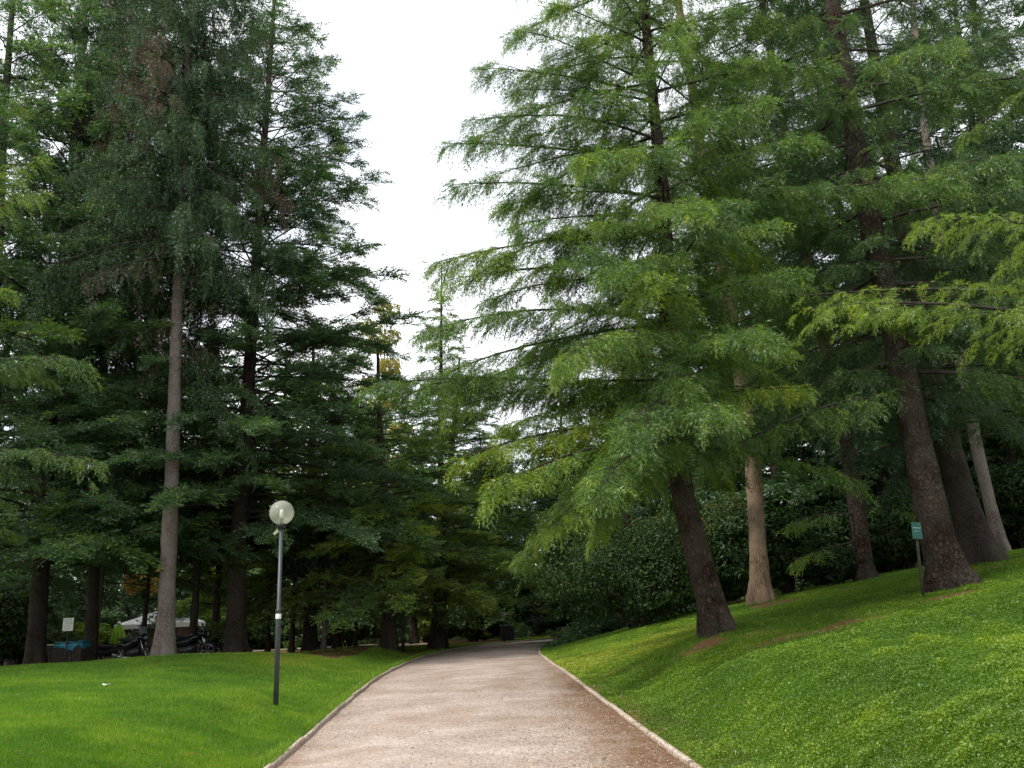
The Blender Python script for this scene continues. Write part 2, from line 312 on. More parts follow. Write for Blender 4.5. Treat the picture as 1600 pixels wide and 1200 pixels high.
# gravel path sheet
py_ = ys[ys < 64]; t = np.linspace(0, 1, 25)[None]; a_, b_ = xl(py_)[:, None]-.02, xr(py_)[:, None]+.02
PX = a_+(b_-a_)*t; PY = np.repeat(py_[:, None], 25, 1)
mask = (PX > xl(PY)) & (PX < xr(PY))
PZ = zp(PY)+.03*(1-(2*t-1)**2)+.006*vnoise(PX, PY, 1.2, 11)
dr = xr(PY)-PX; dl = PX-xl(PY)
lt = .95*np.exp(-(dr/(.75+.35*vnoise(PX, PY, .5, 12)))**2)*ss(6.5, 9.5, PY)*ss(24, 15, PY)+.45*np.exp(-(dr/.35)**2)+.4*np.exp(-(dl/.28)**2)
lt *= .8; lt += .3*ss(.25, .8, vnoise(PX, PY, .7, 13))*np.exp(-((dr-1.6)/1.2)**2)+.28*ss(.1, .8, vnoise(PX*1.2, PY*.5, .9, 15)+.4*vnoise(PX, PY, 3.1, 16))
p_ob = grid_mesh('path', PX, PY, PZ, np.clip(lt*(1+.4*vnoise(PX, PY, 3, 14)), 0, .95), M_GRAV); tag(p_ob, kind='structure')

# kerbs: rows of slightly uneven edging stones
for side, ef, wd, hi in (('left', xl, .058, .070), ('right', xr, .078, .045)):
    q = Acc(); rg = np.random.RandomState(4+len(side)); y = -4.
    while y < 52:
        ln = .98; y1 = y+ln
        sg = -1 if side == 'left' else 1
        j = rg.uniform(-.014, .014); hz = rg.uniform(-.014, .010)
        yy = np.linspace(y+.010, y1-.010, 4); R = []
        for v in yy:
            x0 = float(ef(v))+j; x1 = x0+sg*wd; z0 = float(zp(v))-.08; z1 = float(zp(v))+hi+hz
            pr = [(x0, v, z0), (x0, v, z1-.012), (x0+sg*.014, v, z1), (x1-sg*.014, v, z1), (x1, v, z1-.012), (x1, v, z0)]
            R.append(pr if sg < 0 else pr[::-1])
        q.rings(np.array(R)); y = y1
    tag(q.build('kerb', M_KERB), kind='structure')

# ------------------------------------------------------------------ small plants of the ground
def scatter_blades(name, X, Y, h, wd, tintv, m, seed, lean=.5):
    rg = np.random.RandomState(seed); n = len(X); Z = ground(X, Y)
    az = rg.rand(n)*2*PI; la = rg.rand(n)*2*PI; lm = rg.rand(n)*lean*h
    P = np.stack([X, Y, Z-.005], -1); wv = np.stack([np.cos(az), np.sin(az), 0*az], -1)*(wd/2)[:, None]
    tip = P+np.stack([np.cos(la)*lm, np.sin(la)*lm, h], -1)
    V = np.stack([P-wv, P+wv, tip], 1).reshape(-1, 3); T = np.arange(n*3).reshape(-1, 3)
    q = Acc(); q.add(V, T, 0, np.repeat(tintv, 3)); return q.build(name, m)
M_GRS = foliage('grass_blades', [(0, (.060, .15, .008)), (.5, (.125, .24, .014)), (.8, (.22, .32, .018)), (1, (.34, .32, .05))], .4, .03, (1.2, 1.4, .5))
M_CLO = foliage('ground_cover_leaves', [(0, (.045, .085, .012)), (.45, (.11, .19, .016)), (.75, (.21, .29, .022)), (1, (.33, .34, .04))], .35, .04, (1.2, 1.4, .5))
rg = np.random.RandomState(21)
n = 620000; y = 7.2*np.exp(rg.rand(n)*math.log(34/7.2)); x = xl(y)-.03-rg.rand(n)**1.15*(y*.62+1.5-3.0+.3)*1.25
tn = .44+.18*vnoise(x, y, .5, 31)+.20*vnoise(x, y, 1.7, 32)+.14*vnoise(x, y, 5, 33)+.42*(rg.rand(n)-.5)+.35*np.exp(-(((x+6.2)/2.2)**2+((y-25)/3)**2))
k = (litter(x, y) < .4) & (rg.rand(n) < 1); x, y, tn = x[k], y[k], tn[k]
gr = scatter_blades('grass', x, y, rg.uniform(.022, .05, len(x))*(1+.012*y), rg.uniform(.004, .008, len(x))*(1+.06*y), np.clip(tn, 0, 1), M_GRS, 22)
tag(gr, 'short mown bright green grass left of the gravel path', 'grass', kind='stuff')
n = 26000; y = 7.5*np.exp(rg.rand(n)*math.log(36/7.5)); x = xl(y)-.055-rg.rand(n)**2*.12; k = vnoise(x, y, 1.1, 35)+rg.rand(n)*.9 > .25; x, y = x[k], y[k]
tag(scatter_blades('grass_fringe', x, y, rg.uniform(.05, .11, len(x)), rg.uniform(.005, .009, len(x))*(1+.05*y), np.clip(.35+.5*rg.rand(len(x)), 0, 1), M_GRS, 36, .9), 'longer grass leaning over the left kerb', 'grass', kind='stuff')
# right bank: creeping leafy cover near, shorter grass farther up
n = 1400000; y = 4.0*np.exp(rg.rand(n)*math.log(30/4.0)); x = xr(y)+.06+rg.rand(n)**1.1*(y*.75+1.2)
lp = vnoise(x, y, 3.2, 41)*.5+vnoise(x, y, 7.5, 42)*.5
den = np.clip(.75+.5*lp, .1, 1); li = litter(x, y)
k = (rg.rand(n) < den) & (rg.rand(n) > li*1.25); x, y, lp, li = x[k], y[k], lp[k], li[k]; n = len(x)
hh = (.03+.07*np.clip(lp+.4, 0, 1.2))*rg.rand(n)**.5*ss(32, 10, y)+.01
c = np.stack([x, y, ground(x, y)+hh], -1); s_ = rg.uniform(.0035, .0075, n)*(1+.065*y)
az = rg.rand(n)*2*PI; nx, ny = rg.normal(0, .45, n), rg.normal(0, .45, n)
u = np.stack([np.cos(az), np.sin(az), -(nx*np.cos(az)+ny*np.sin(az))], -1)*s_[:, None]; v_ = np.stack([-np.sin(az), np.cos(az), nx*np.sin(az)-ny*np.cos(az)], -1)*s_[:, None]*.8
V = np.stack([c-u, c-v_, c+u, c+v_], 1).reshape(-1, 3); i4 = np.arange(n)[:, None]*4
T = np.concatenate([i4+np.array([[0, 1, 2]]), i4+np.array([[0, 2, 3]])])
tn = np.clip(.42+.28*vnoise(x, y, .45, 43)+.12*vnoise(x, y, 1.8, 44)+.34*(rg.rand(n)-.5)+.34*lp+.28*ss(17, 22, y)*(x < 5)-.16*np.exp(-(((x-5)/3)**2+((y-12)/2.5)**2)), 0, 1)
q = Acc(); q.add(V, T, 0, np.repeat(tn, 4)); tag(q.build('ground_cover', M_CLO), 'low leafy green ground cover on the bank right of the path', 'ground cover', kind='stuff')
n = 420000; y = 5.0*np.exp(rg.rand(n)*math.log(32/5.0)); x = xr(y)+.1+rg.rand(n)*(y*.75+1.2); k = rg.rand(n) > litter(x, y)*1.3; x, y = x[k], y[k]
tn = np.clip(.4+.3*vnoise(x, y, .45, 43)+.3*(rg.rand(len(x))-.5), 0, 1)
tag(scatter_blades('grass', x, y, rg.uniform(.03, .06, len(x))*(1+.01*y), rg.uniform(.004, .007, len(x))*(1+.05*y), tn, M_GRS, 52), 'thin grass growing through the leafy cover on the right bank', 'grass', kind='stuff')
# fallen needles and bits on path and bank
M_BIT = foliage('fallen_bits', [(0, (.10, .05, .025)), (.6, (.22, .12, .06)), (1, (.5, .42, .3))], .1, 0)
n = 60000; y = 7.0*np.exp(rg.rand(n)*math.log(26/7.0)); x = xr(y)+.5-np.abs(rg.normal(0, 1.3, n)); k = x > xl(y)+.05; x, y = x[k], y[k]; n = len(x)
ins = x < xr(y); z = np.where(ins, zp(y)+.03*np.clip(1-(2*(x-xl(y))/(xr(y)-xl(y))-1)**2, 0, 1)+.012, ground(x, y)+.03)
az = rg.rand(n)*PI; d = np.stack([np.cos(az), np.sin(az), 0*az], -1); e = np.stack([-np.sin(az), np.cos(az), 0*az], -1); ll = rg.uniform(.01, .03, n)[:, None]; c = np.stack([x, y, z], -1)
V = np.stack([c-d*ll, c+d*ll*.3+e*ll*.25, c+d*ll], 1).reshape(-1, 3); q = Acc(); q.add(V, np.arange(3*n).reshape(-1, 3), 0, np.repeat(rg.rand(n)**2, 3))
tag(q.build('fallen_needles', M_BIT), 'brown fallen needles along the right edge of the gravel path', 'litter', kind='stuff')

# loose pebbles on the gravel
n = 26000; y = 7.0*np.exp(rg.rand(n)*math.log(22/7.0)); x = xl(y)+.04+rg.rand(n)*(xr(y)-xl(y)-.08)
edge = np.minimum(x-xl(y), xr(y)-x); k = (rg.rand(n) < .35+.65*np.exp(-edge/.3)) & (vnoise(x, y, 1.5, 91)+rg.rand(n) > .2); x, y = x[k], y[k]; n = len(x)
c = np.stack([x, y, zp(y)+.03*(1-(2*(x-xl(y))/(xr(y)-xl(y))-1)**2)+.004], -1); r_ = rg.uniform(.004, .011, n)*(1+.02*y); az = rg.rand(n)*6.28
P4 = [c+np.stack([np.cos(az+a)*r_, np.sin(az+a)*r_*.8, -.002+0*r_], -1) for a in (0, 1.7, 3.1, 4.7)]+[c+np.stack([0*r_, 0*r_, r_*.7], -1)]
V = np.stack(P4, 1).reshape(-1, 3); T = (np.arange(n)[:, None, None]*5+np.array([[0, 1, 4], [1, 2, 4], [2, 3, 4], [3, 0, 4]])).reshape(-1, 3)
M_PEB = foliage('pebbles', [(0, (.13, .09, .07)), (.5, (.28, .22, .185)), (1, (.46, .41, .37))], 0, .02)
q = Acc(); q.add(V, T, 0, np.repeat(rg.rand(n), 5)); tag(q.build('loose_gravel', M_PEB), 'loose pale pebbles strewn over the gravel path', 'gravel', kind='stuff')
# sparse fallen needles and leaf bits on the left lawn
n = 5000; y = 8.0*np.exp(rg.rand(n)*math.log(28/8.0)); x = xl(y)-.05-rg.rand(n)**1.5*(y*.6); az = rg.rand(n)*PI; d = np.stack([np.cos(az), np.sin(az), 0*az], -1); e = np.stack([-np.sin(az), np.cos(az), .3+0*az], -1)
ll = rg.uniform(.012, .028, n)[:, None]; c = np.stack([x, y, ground(x, y)+.042], -1); V = np.stack([c-d*ll, c+e*ll*.35, c+d*ll], 1).reshape(-1, 3); q = Acc(); q.add(V, np.arange(3*n).reshape(-1, 3), 0, np.repeat(.15+.5*rg.rand(n), 3))
tag(q.build('fallen_needles', M_BIT), 'sparse brown fallen needles lying on the left lawn', 'litter', kind='stuff')

# ------------------------------------------------------------------ conifers
def twig_template(n, nl, nw, seed, hang=.35, spread=(30, 75)):
    """a unit-long shoot along +x with needles; nl/nw relative to its length"""
    rg = np.random.RandomState(seed); x = rg.rand(n)**.8; az = rg.rand(n)*2*PI; a = np.radians(rg.uniform(*spread, n))
    a = a*(1-.5*x)
    c = lambda x: np.stack([x, 0*x, -hang*x*x], -1)
    d = np.stack([np.cos(a), np.sin(a)*np.cos(az), np.sin(a)*np.sin(az)], -1); s = np.cross(d, rg.normal(size=(n, 3))); s /= np.linalg.norm(s, axis=1)[:, None]
    l = nl*rg.uniform(.7, 1.3, n)[:, None]; b = c(x)
    return np.stack([b-s*nw/2, b+s*nw/2, b+d*l], 1)        # n,3,3
def expand(rg, P, D, Ln, tint, tmpl):
    """place templates: returns verts, tris, tint"""
    up = np.array([0, 0, 1.]); n1 = np.cross(np.broadcast_to(up, D.shape), D); nn = np.linalg.norm(n1, axis=1)[:, None]
    rnd = rg.normal(size=D.shape); rnd -= (rnd*D).sum(1)[:, None]*D; rnd /= np.linalg.norm(rnd, axis=1)[:, None]+1e-9
    n1 = np.where(nn < .15, rnd, n1/(nn+1e-9)); n2 = np.cross(D, n1)
    which = rg.randint(0, len(tmpl), len(P)); Vs = []; Cs = []
    for k, tp in enumerate(tmpl):
        i = np.where(which == k)[0]
        if not len(i): continue
        q = tp.reshape(-1, 3)
        v = P[i][:, None]+Ln[i][:, None, None]*(q[None, :, :1]*D[i][:, None]+q[None, :, 1:2]*n1[i][:, None]+q[None, :, 2:]*n2[i][:, None])
        Vs.append(v.reshape(-1, 3)); Cs.append(np.repeat(tint[i], len(q)))
    V = np.concatenate(Vs); return V, np.arange(len(V)).reshape(-1, 3), np.concatenate(Cs)
def catmull(P, n):
    P = np.asarray(P, float); s = np.concatenate([[0], np.cumsum(np.linalg.norm(np.diff(P, axis=0), axis=1))]); t = np.linspace(0, s[-1], n)
    Q = np.stack([np.interp(t, s, P[:, k]) for k in range(3)], -1)
    for _ in range(3): Q[1:-1] = (Q[:-2]+2*Q[1:-1]+Q[2:])/4
    return Q
def trunk_mesh(acc, P, r0, r1, seed, flare=.55, k=26, rough=.06):
    rg = np.random.RandomState(seed); H = P[-1][2]-P[0][2]; n = max(40, int(H*6)); Q = catmull(P, n); h = Q[:, 2]-Q[0, 2]
    r = r0+(r1-r0)*(h/H)**.85; r = r*(1+flare*np.exp(-h/.38))
    th = np.arange(k)*2*PI/k; ph = rg.rand(4)*6.28
    lob = 1+(.24*np.cos(3*th+ph[0])+.20*np.cos(5*th+ph[1])+.10*np.cos(8*th+ph[2]))[None]*np.exp(-h/.5)[:, None]+.05*np.cos(2*th+ph[2])[None]
    wob = lob+rg.normal(0, rough*.5, (n, k))+.03*np.sin(h*2.1+ph[3])[:, None]
    Q[0, 2] -= .8
    acc.tube(Q, r, k, wob=wob); return Q
def br_pt(b, i, t):
    """point on branch i at parameter t (arrays)"""
    L = b['L'][i]; P = b['S'][i]+b['D'][i]*(L*t)[:, None]
    P[:, 2] += L*(b['a'][i]*t+b['b'][i]*t*t)
    N = np.stack([-b['D'][i][:, 1], b['D'][i][:, 0], 0*t], -1)
    return P+N*(L*b['w'][i]*np.sin(t*4+b['ph'][i])*t)[:, None]
def make_branches(rg, Q, st, n, z0, z1, extra=()):
    """n automatic branches from height z0..z1 on trunk Q, plus explicit ones (start_height, tip_point, droop)"""
    b = {k: [] for k in ('S', 'D', 'L', 'a', 'b', 'w', 'ph', 'y', 'd')}
    def add(S, D, L, a, bb, y, dens=1.):
        b['S'].append(S); b['D'].append(D); b['L'].append(L); b['a'].append(a); b['b'].append(bb); b['w'].append(rg.uniform(-.07, .07)); b['ph'].append(rg.rand()*6); b['y'].append(y); b['d'].append(dens)
    H = Q[-1, 2]-Q[0, 2]; zt = Q[:, 2]
    az = rg.rand()*6
    for k in range(n):
        f = (k+rg.rand()*.8)/n; z = z0+(z1-z0)*f; az += 2.39996+rg.normal(0, .35)
        S_ = np.array([np.interp(Q[0, 2]+z, zt, Q[:, j]) for j in range(3)])
        Ln = st['len'](f)*rg.uniform(.72, 1.12)
        D = np.array([math.cos(az), math.sin(az), 0])
        if 'keep' in st:
            kf = st['keep'](S_+D*Ln, D, f)
            if kf <= 0: continue
            Ln *= kf
        if Ln < .25: continue
        sl_ = st['slope'][0]+(st['slope'][1]-st['slope'][0])*f+rg.normal(0, .06)
        add(S_, D, Ln, sl_, -st['droop']*rg.uniform(.6, 1.3), st.get('yel', .1)*rg.rand()*2)
    for e in extra:
        h, tip, dr = e[:3]; S_ = np.array([np.interp(Q[0, 2]+h, zt, Q[:, j]) for j in range(3)]) if np.isscalar(h) else np.asarray(h, float)
        v = np.asarray(tip)-S_; Ln = math.hypot(v[0], v[1]); D = np.array([v[0]/Ln, v[1]/Ln, 0]); add(S_, D, Ln, v[2]/Ln+dr, -dr, e[3] if len(e) > 3 else .15, e[4] if len(e) > 4 else 1)
    return {k: np.array(v, float) for k, v in b.items()}
def rotz(D, a):
    c, s = np.cos(a), np.sin(a); return np.stack([D[:, 0]*c-D[:, 1]*s, D[:, 0]*s+D[:, 1]*c, D[:, 2]], -1)
def foliage_mesh(rg, b, st, acc, wood=True):
    nb = len(b['L']); t0 = st.get('t0', .18)
    cnt = np.maximum(4, (b['L']*b['d']*(1-t0)/st['ds'])).astype(int); i = np.repeat(np.arange(nb), cnt); N = len(i)
    t = t0+(1-t0)*rg.rand(N)**.9; side = np.where(rg.rand(N) < .5, -1, 1); tipm = rg.rand(N) < .07; t = np.where(tipm, .72+.2*rg.rand(N), t)
    ang = side*np.radians((62-24*t)*rg.uniform(.7, 1.25, N)); ang = np.where(tipm, ang*.2, ang)
    L = b['L'][i]; l = st['sl']*L**.8*((1-t)*.9+.08)*np.minimum(1, (t-t0)*3.5+.35)*rg.uniform(.6, 1.25, N); l = np.where(tipm, L*(1.02-t), l); l = np.clip(l, .12, st.get('lmax', 2.2))
    D2 = rotz(b['D'][i], ang); a2 = (b['a'][i]+2*b['b'][i]*t)*np.cos(ang)*.8+st.get('up2', .0)+rg.normal(0, .12, N); b2 = -st['droop2']*rg.uniform(.4, 1.5, N)
    P0 = br_pt(b, i, t)
    def sp(j, u):
        q = P0[j]+D2[j]*(l[j]*u)[:, None]; q[:, 2] += l[j]*(a2[j]*u+b2[j]*u*u); return q
    if wood:      # thin twig wood as 3-sided spindles
        j = np.arange(N); pts = [sp(j, np.full(N, u)) for u in (0, .35, .7, 1.)]; rr = [.004+.006*l, .003+.004*l, .002+.002*l, .001+0*l]
        th = np.array([0, 2.1, 4.2]); n1 = np.stack([-D2[:, 1], D2[:, 0], 0*l], -1); V = []
        for P, r in zip(pts, rr):
            for a in th: V.append(P+n1*(r*math.cos(a))[:, None]+np.array([0, 0, 1.])*(r*math.sin(a))[:, None])
        V = np.stack(V, 1); T = []
        for s in range(3):
            for a in range(3):
                p, q2 = s*3+a, s*3+(a+1) % 3; T += [(p, q2, q2+3), (p, q2+3, p+3)]
        T = np.array(T); acc.add(V.reshape(-1, 3), (np.arange(N)[:, None, None]*12+T[None]).reshape(-1, 3), 1, .5)
    nt_ = np.maximum(3, (l/st['dt'])).astype(int); j = np.repeat(np.arange(N), nt_); M = len(j); u = rg.rand(M)**.85
    s2 = np.where(rg.rand(M) < .5, -1, 1); a3 = s2*np.radians(rg.uniform(20, 75, M)*(1-.45*u)); Dd = rotz(D2[j], a3)
    slope = (a2[j]+2*b2[j]*u)*.8; Dd[:, 2] = slope+rg.normal(st.get('tup', 0), .25, M)-st['hang']*rg.uniform(0, 1.6, M)
    Dd /= np.linalg.norm(Dd, axis=1)[:, None]
    Ln = st['tl']*rg.uniform(.55, 1.35, M)*(1-.25*u)
    P = sp(j, u)
    bt = b['y'][i][j]; tint = .22+.30*rg.rand(nb)[i][j]+.22*(rg.rand(N)[j]-.3)+.16*u*t[j]+.12*rg.normal(size=M)+bt
    if 'tintfn' in st: tint = st['tintfn'](P, tint, rg, i[j])
    tint = np.clip(tint, 0, 1)
    V, T, Cc = expand(rg, P, Dd, Ln, tint, st['tmpl']); acc.add(V, T, 0, Cc)
    return len(T)
def branch_wood(b, acc, rmul=.011, k=7):
    for n_ in range(len(b['L'])):
        L = b['L'][n_]; m_ = max(6, int(L*2.4)); t = np.linspace(-.02, 1, m_)
        P = br_pt(b, np.full(m_, n_), np.clip(t, 0, 1)); r = rmul*L**.75*(1-t)**.8*.9+.006
        r[0] *= 1.3; acc.tube(P, r, k, mat=1)
TOT = [0]
def conifer(name, label, cat, pts, r0, r1, st, nbr, z0, z1, seed, bk, fm, extra=(), group=None, flare=.55, rmul=.011, stubs=0, parts=None):
    rg = np.random.RandomState(seed); pts = np.asarray(pts, float); pts[0, 2] = gz(pts[0, 0], pts[0, 1]); base = pts[0].copy()
    o = thing(name, base, label, cat, group)
    ta = Acc(); Q = trunk_mesh(ta, pts, r0, r1, seed, flare)
    b = make_branches(rg, Q, st, nbr, z0, z1, extra); branch_wood(b, ta, rmul)
    for _ in range(stubs):      # broken dead stubs
        z = rg.uniform(1.5, z0+2); a = rg.rand()*6.28; c0 = np.array([np.interp(base[2]+z, Q[:, 2], Q[:, j]) for j in range(3)]); ln = rg.uniform(.25, .8)
        e = np.array([math.cos(a), math.sin(a), rg.uniform(-.3, .3)]); ta.tube([c0, c0+e*ln*.5, c0+e*ln+np.array([0, 0, -.05])], [.03, .02, .008], 5)
    ta.build('trunk', [bk, B_TWG], o, True, base)
    ca = Acc(); TOT[0] += foliage_mesh(rg, b, st, ca)
    ca.build('crown', [fm, B_BLK], o, False, base); return o

def spray_template(n, nl, nw, seed, hang, sides, flat=.25, sa=45):
    """a unit-long spray: a main shoot with alternate side shoots, all set with needles"""
    rg = np.random.RandomState(seed); ax = []            # (origin x, length, dir)
    ax.append((0., 1., np.array([1., 0, 0])))
    for k in range(sides):
        x = .08+.8*(k+rg.rand()*.7)/sides; a = math.radians(sa*rg.uniform(.7, 1.3))*(1 if k % 2 else -1); e = rg.normal(0, flat)
        d = np.array([math.cos(a), math.sin(a), e]); ax.append((x, .55*(1-.65*x)*rg.uniform(.7, 1.2), d/np.linalg.norm(d)))
    tot = sum(q[1] for q in ax); out = []
    for x0, l, d in ax:
        m_ = max(3, int(n*l/tot)); u = rg.rand(m_); az = rg.rand(m_)*2*PI; a = np.radians(rg.uniform(25, 70, m_))*(1-.4*u)
        pr = np.cross(d, [0, 0, 1.]); pr /= np.linalg.norm(pr)+1e-9; p2 = np.cross(pr, d)
        b = np.array([x0, 0, -hang*x0*x0])+d*(l*u)[:, None]; b[:, 2] -= hang*(l*u)**1.6*1.1
        dd = d*np.cos(a)[:, None]+pr*(np.sin(a)*np.cos(az))[:, None]+p2*(np.sin(a)*np.sin(az))[:, None]; dd[:, 2] -= hang*u*.8
        s = np.cross(dd, rg.normal(size=(m_, 3))); s /= np.linalg.norm(s, axis=1)[:, None]+1e-9
        out.append(np.stack([b-s*nw/2, b+s*nw/2, b+dd*(nl*rg.uniform(.7, 1.3, m_))[:, None]], 1))
    return np.concatenate(out)
def TM(n, nl, nw, hang, seed=5, sides=4, k=5, flat=.25, sa=45): return [spray_template(n, nl, nw, seed+q, hang, sides, flat, sa) for q in range(k)]
def up(px, py, Y): return at(px, py, Y)

# near deodar, right of path ----------------------------------------------------
T_DEO = TM(64, .135, .028, .28, 5, 6, 5, .15, 32)
def keepA(tip, D, f):
    if D[1] < -.55: return .55
    if D[0] < -.2: return .86
    if D[0] > .2: return .45 if f < .2 else .85
    return 1
stA = dict(len=lambda f: 6.6*(1-f)**.7+1.0, slope=(0, .42), droop=.22, ds=.075, sl=.42, droop2=.26, hang=.5, dt=.085, tl=.46, t0=.08, tmpl=T_DEO, yel=.16, keep=keepA)
YA = 17
exA = [(5.46, at(585, 600, 15.08), .22, .12, 1.2), (5.98, at(700, 640, 16.25), .2, .1), (4.68, at(775, 765, 14.04), .25, .30, 1.3), (4.29, at(860, 825, 14.56), .30, .28, 1.2),
       (7.28, at(660, 520, 14.95), .3, .15, 1.2), (8.19, at(760, 470, 16.38), .3, .1), (9.62, at(745, 432, 15.60), .38, .1), (9.88, at(790, 362, 15.34), .25, .08), (10.40, at(705, 292, 15.08), .16, .05),
       (11.96, at(742, 178, 14.95), .22, .05), (12.48, at(830, 215, 16.25), .2, .05), (13.52, at(800, 55, 15.34), .2, .05), (13.00, at(800, 140, 17.55), .2, .05), (14.69, at(860, 10, 15.60), .2),
       (4.42, at(935, 765, 12.48), .3, .16, 1.3), (5.20, at(1010, 670, 12.09), .3, .14, 1.2), (6.76, at(900, 560, 12.35), .3, .22, 1.2), (8.06, at(950, 430, 12.48), .35, .18, 1.2), (9.62, at(1080, 330, 12.48), .35, .12, 1.2),
       (10.79, at(930, 240, 12.74), .35, .1), (6.24, at(1200, 520, 12.48), .25, .1, 1.2), (4.94, at(1120, 640, 12.22), .25, .12, 1.1)]
conifer('deodar_cedar', 'dark leaning trunk with wide drooping light green boughs reaching over the gravel path', 'tree',
        [at(1125, 992, YA), at(1097, 890, YA), at(1068, 780, YA), at(1052, 660, YA), at(1045, 500, YA), at(1038, 330, YA), at(1015, 100, YA), at(1000, -60, YA), at(985, -250, YA)],
        .27, .04, stA, 110, 4.2, 23, 11, B_DARK, M_DEO, exA, flare=.45, stubs=5)

# big deodar by the green sign --------------------------------------------------
stB = dict(len=lambda f: 6.6*(1-f)**.6+1.0, slope=(-.02, .4), droop=.24, ds=.085, sl=.42, droop2=.4, hang=.5, dt=.09, tl=.5, t0=.12, tmpl=T_DEO, yel=.04)
def keepB(tip, D, f):
    if -.45*D[0]-.89*D[1] > .55: return .22
    if -.45*D[0]-.89*D[1] > .2: return .6
    return 1
stB['keep'] = keepB
YB = 18
exB = [(5.02, at(1150, 700, 15.95), .25, .02), (5.92, at(1185, 640, 17.36), .15, .0), (5.14, at(1620, 690, 19.93), .1, .0), (6.69, at(1640, 520, 18.00), .1, .0),
       (10.67, at(1140, 350, 17.36), .1, .0, .8), 
       (9.64, at(1560, 240, 14.15), .3, .08), (12.86, at(1500, 60, 14.15), .3, .1)]
conifer('deodar_cedar', 'thick brown trunk with rough scaly bark right beside the small green sign', 'tree',
        [at(1490, 925, YB), at(1462, 830, YB), at(1428, 670, YB), at(1395, 500, YB), at(1360, 350, YB), at(1330, 180, YB), at(1300, 0, YB), at(1270, -200, YB), at(1240, -400, YB)],
        .37, .09, stB, 112, 5.4, 29, 12, B_DARK, M_MIDG, exB, flare=.5, stubs=4)

# tree just outside the frame on the right, its yellowish boughs reach in ---------
stC = dict(len=lambda f: 3.2*(1-f)**.6+.6, slope=(0, .4), droop=.3, ds=.12, sl=.40, droop2=.35, hang=.35, dt=.07, tl=.28, t0=.15, tmpl=TM(64, .17, .024, .3, 9, 6, 5, .15, 36), yel=.25)
baseC = np.array([10.6, 11.5, 0])
conifer('yellowing_conifer', 'thin yellow green boughs reaching in from the right edge in front of the thick trunk', 'tree',
        [baseC, baseC+[0, 0, 4], baseC+[-.1, 0, 8], baseC+[0, .1, 13]], .2, .04, stC, 9, 6.5, 12.5, 13, B_DARK, M_YEL,
        [(3.4, at(1290, 480, 9.3), .22, .2, .8), (3.9, at(1270, 452, 10.3), .22, .15, .8), (4.4, at(1420, 345, 9.6), .3, .1, .8), (4.8, at(1510, 335, 10), .3, .3, .6)])

# trees on the crest of the bank -------------------------------------------------
stP = dict(len=lambda f: 3.4*(1-f)**.5+.9, slope=(-.1, .5), droop=.25, ds=.12, sl=.42, droop2=.4, hang=.45, dt=.10, tl=.45, t0=.3, tmpl=TM(34, .17, .06, .3, 15), yel=0)
conifer('pine_tree', 'pale ridged tan trunk standing alone on the crest of the bank', 'tree',
        [at(1190, 945, 25), at(1186, 880, 25), at(1176, 720, 25), at(1150, 540, 25), at(1120, 380, 25), at(1090, 200, 25), at(1060, 0, 25)], .27, .12, stP, 52, 9.5, 25, 14, B_PALE, M_DEO,
        [], flare=.7)
conifer('pine_tree', 'grey brown trunk on the crest between the pale trunk and the green sign', 'tree',
        [at(1352, 912, 26), at(1345, 840, 26), at(1330, 730, 26), at(1305, 610, 26), at(1260, 400, 26), at(1215, 150, 26), at(1190, 0, 26)], .29, .12, stP, 66, 6.5, 26, 15, B_DARK, M_DEO,
        [(2.8, at(1230, 820, 24), .2, .15), (3.0, at(1420, 800, 24.5), .2), (2.0, at(1225, 880, 24.5), .1, .25, .8)], flare=.3)
conifer('pine_tree', 'dark trunk close behind the thick scaly trunk, on its right', 'tree',
        [at(1533, 884, 22), at(1510, 800, 22), at(1478, 690, 22), at(1452, 570, 22), at(1420, 400, 22), at(1385, 200, 22), at(1350, 0, 22)], .38, .14, stP, 74, 4.2, 20, 16, B_BLK, M_FAR, (), flare=.7)
conifer('pine_tree', 'straight reddish grey trunk second from the right edge on top of the bank', 'tree',
        [at(1566, 866, 28), at(1545, 780, 28), at(1524, 690, 28), at(1497, 520, 28), at(1470, 360, 28), at(1445, 200, 28), at(1425, 0, 28)], .22, .12, stP, 66, 6.5, 24, 17, B_MID, M_DEO, (), flare=.6)
conifer('pine_tree', 'dark slanting trunk at the right edge of the picture on the bank', 'tree',
        [at(1592, 862, 31), at(1588, 780, 31), at(1578, 690, 31), at(1560, 520, 31), at(1540, 300, 31), at(1520, 0, 31)], .24, .12, stP, 66, 5.5, 26, 18, B_BLK, M_FAR, (), flare=.4)
conifer('pine_tree', 'thin grey trunk half hidden behind the dark trunk near the right edge', 'tree',
        [at(1540, 868, 34), at(1518, 740, 34), at(1495, 600, 34), at(1460, 350, 34), at(1430, 100, 34)], .22, .1, stP, 60, 7, 28, 19, B_MID, M_FAR, (), flare=.3)

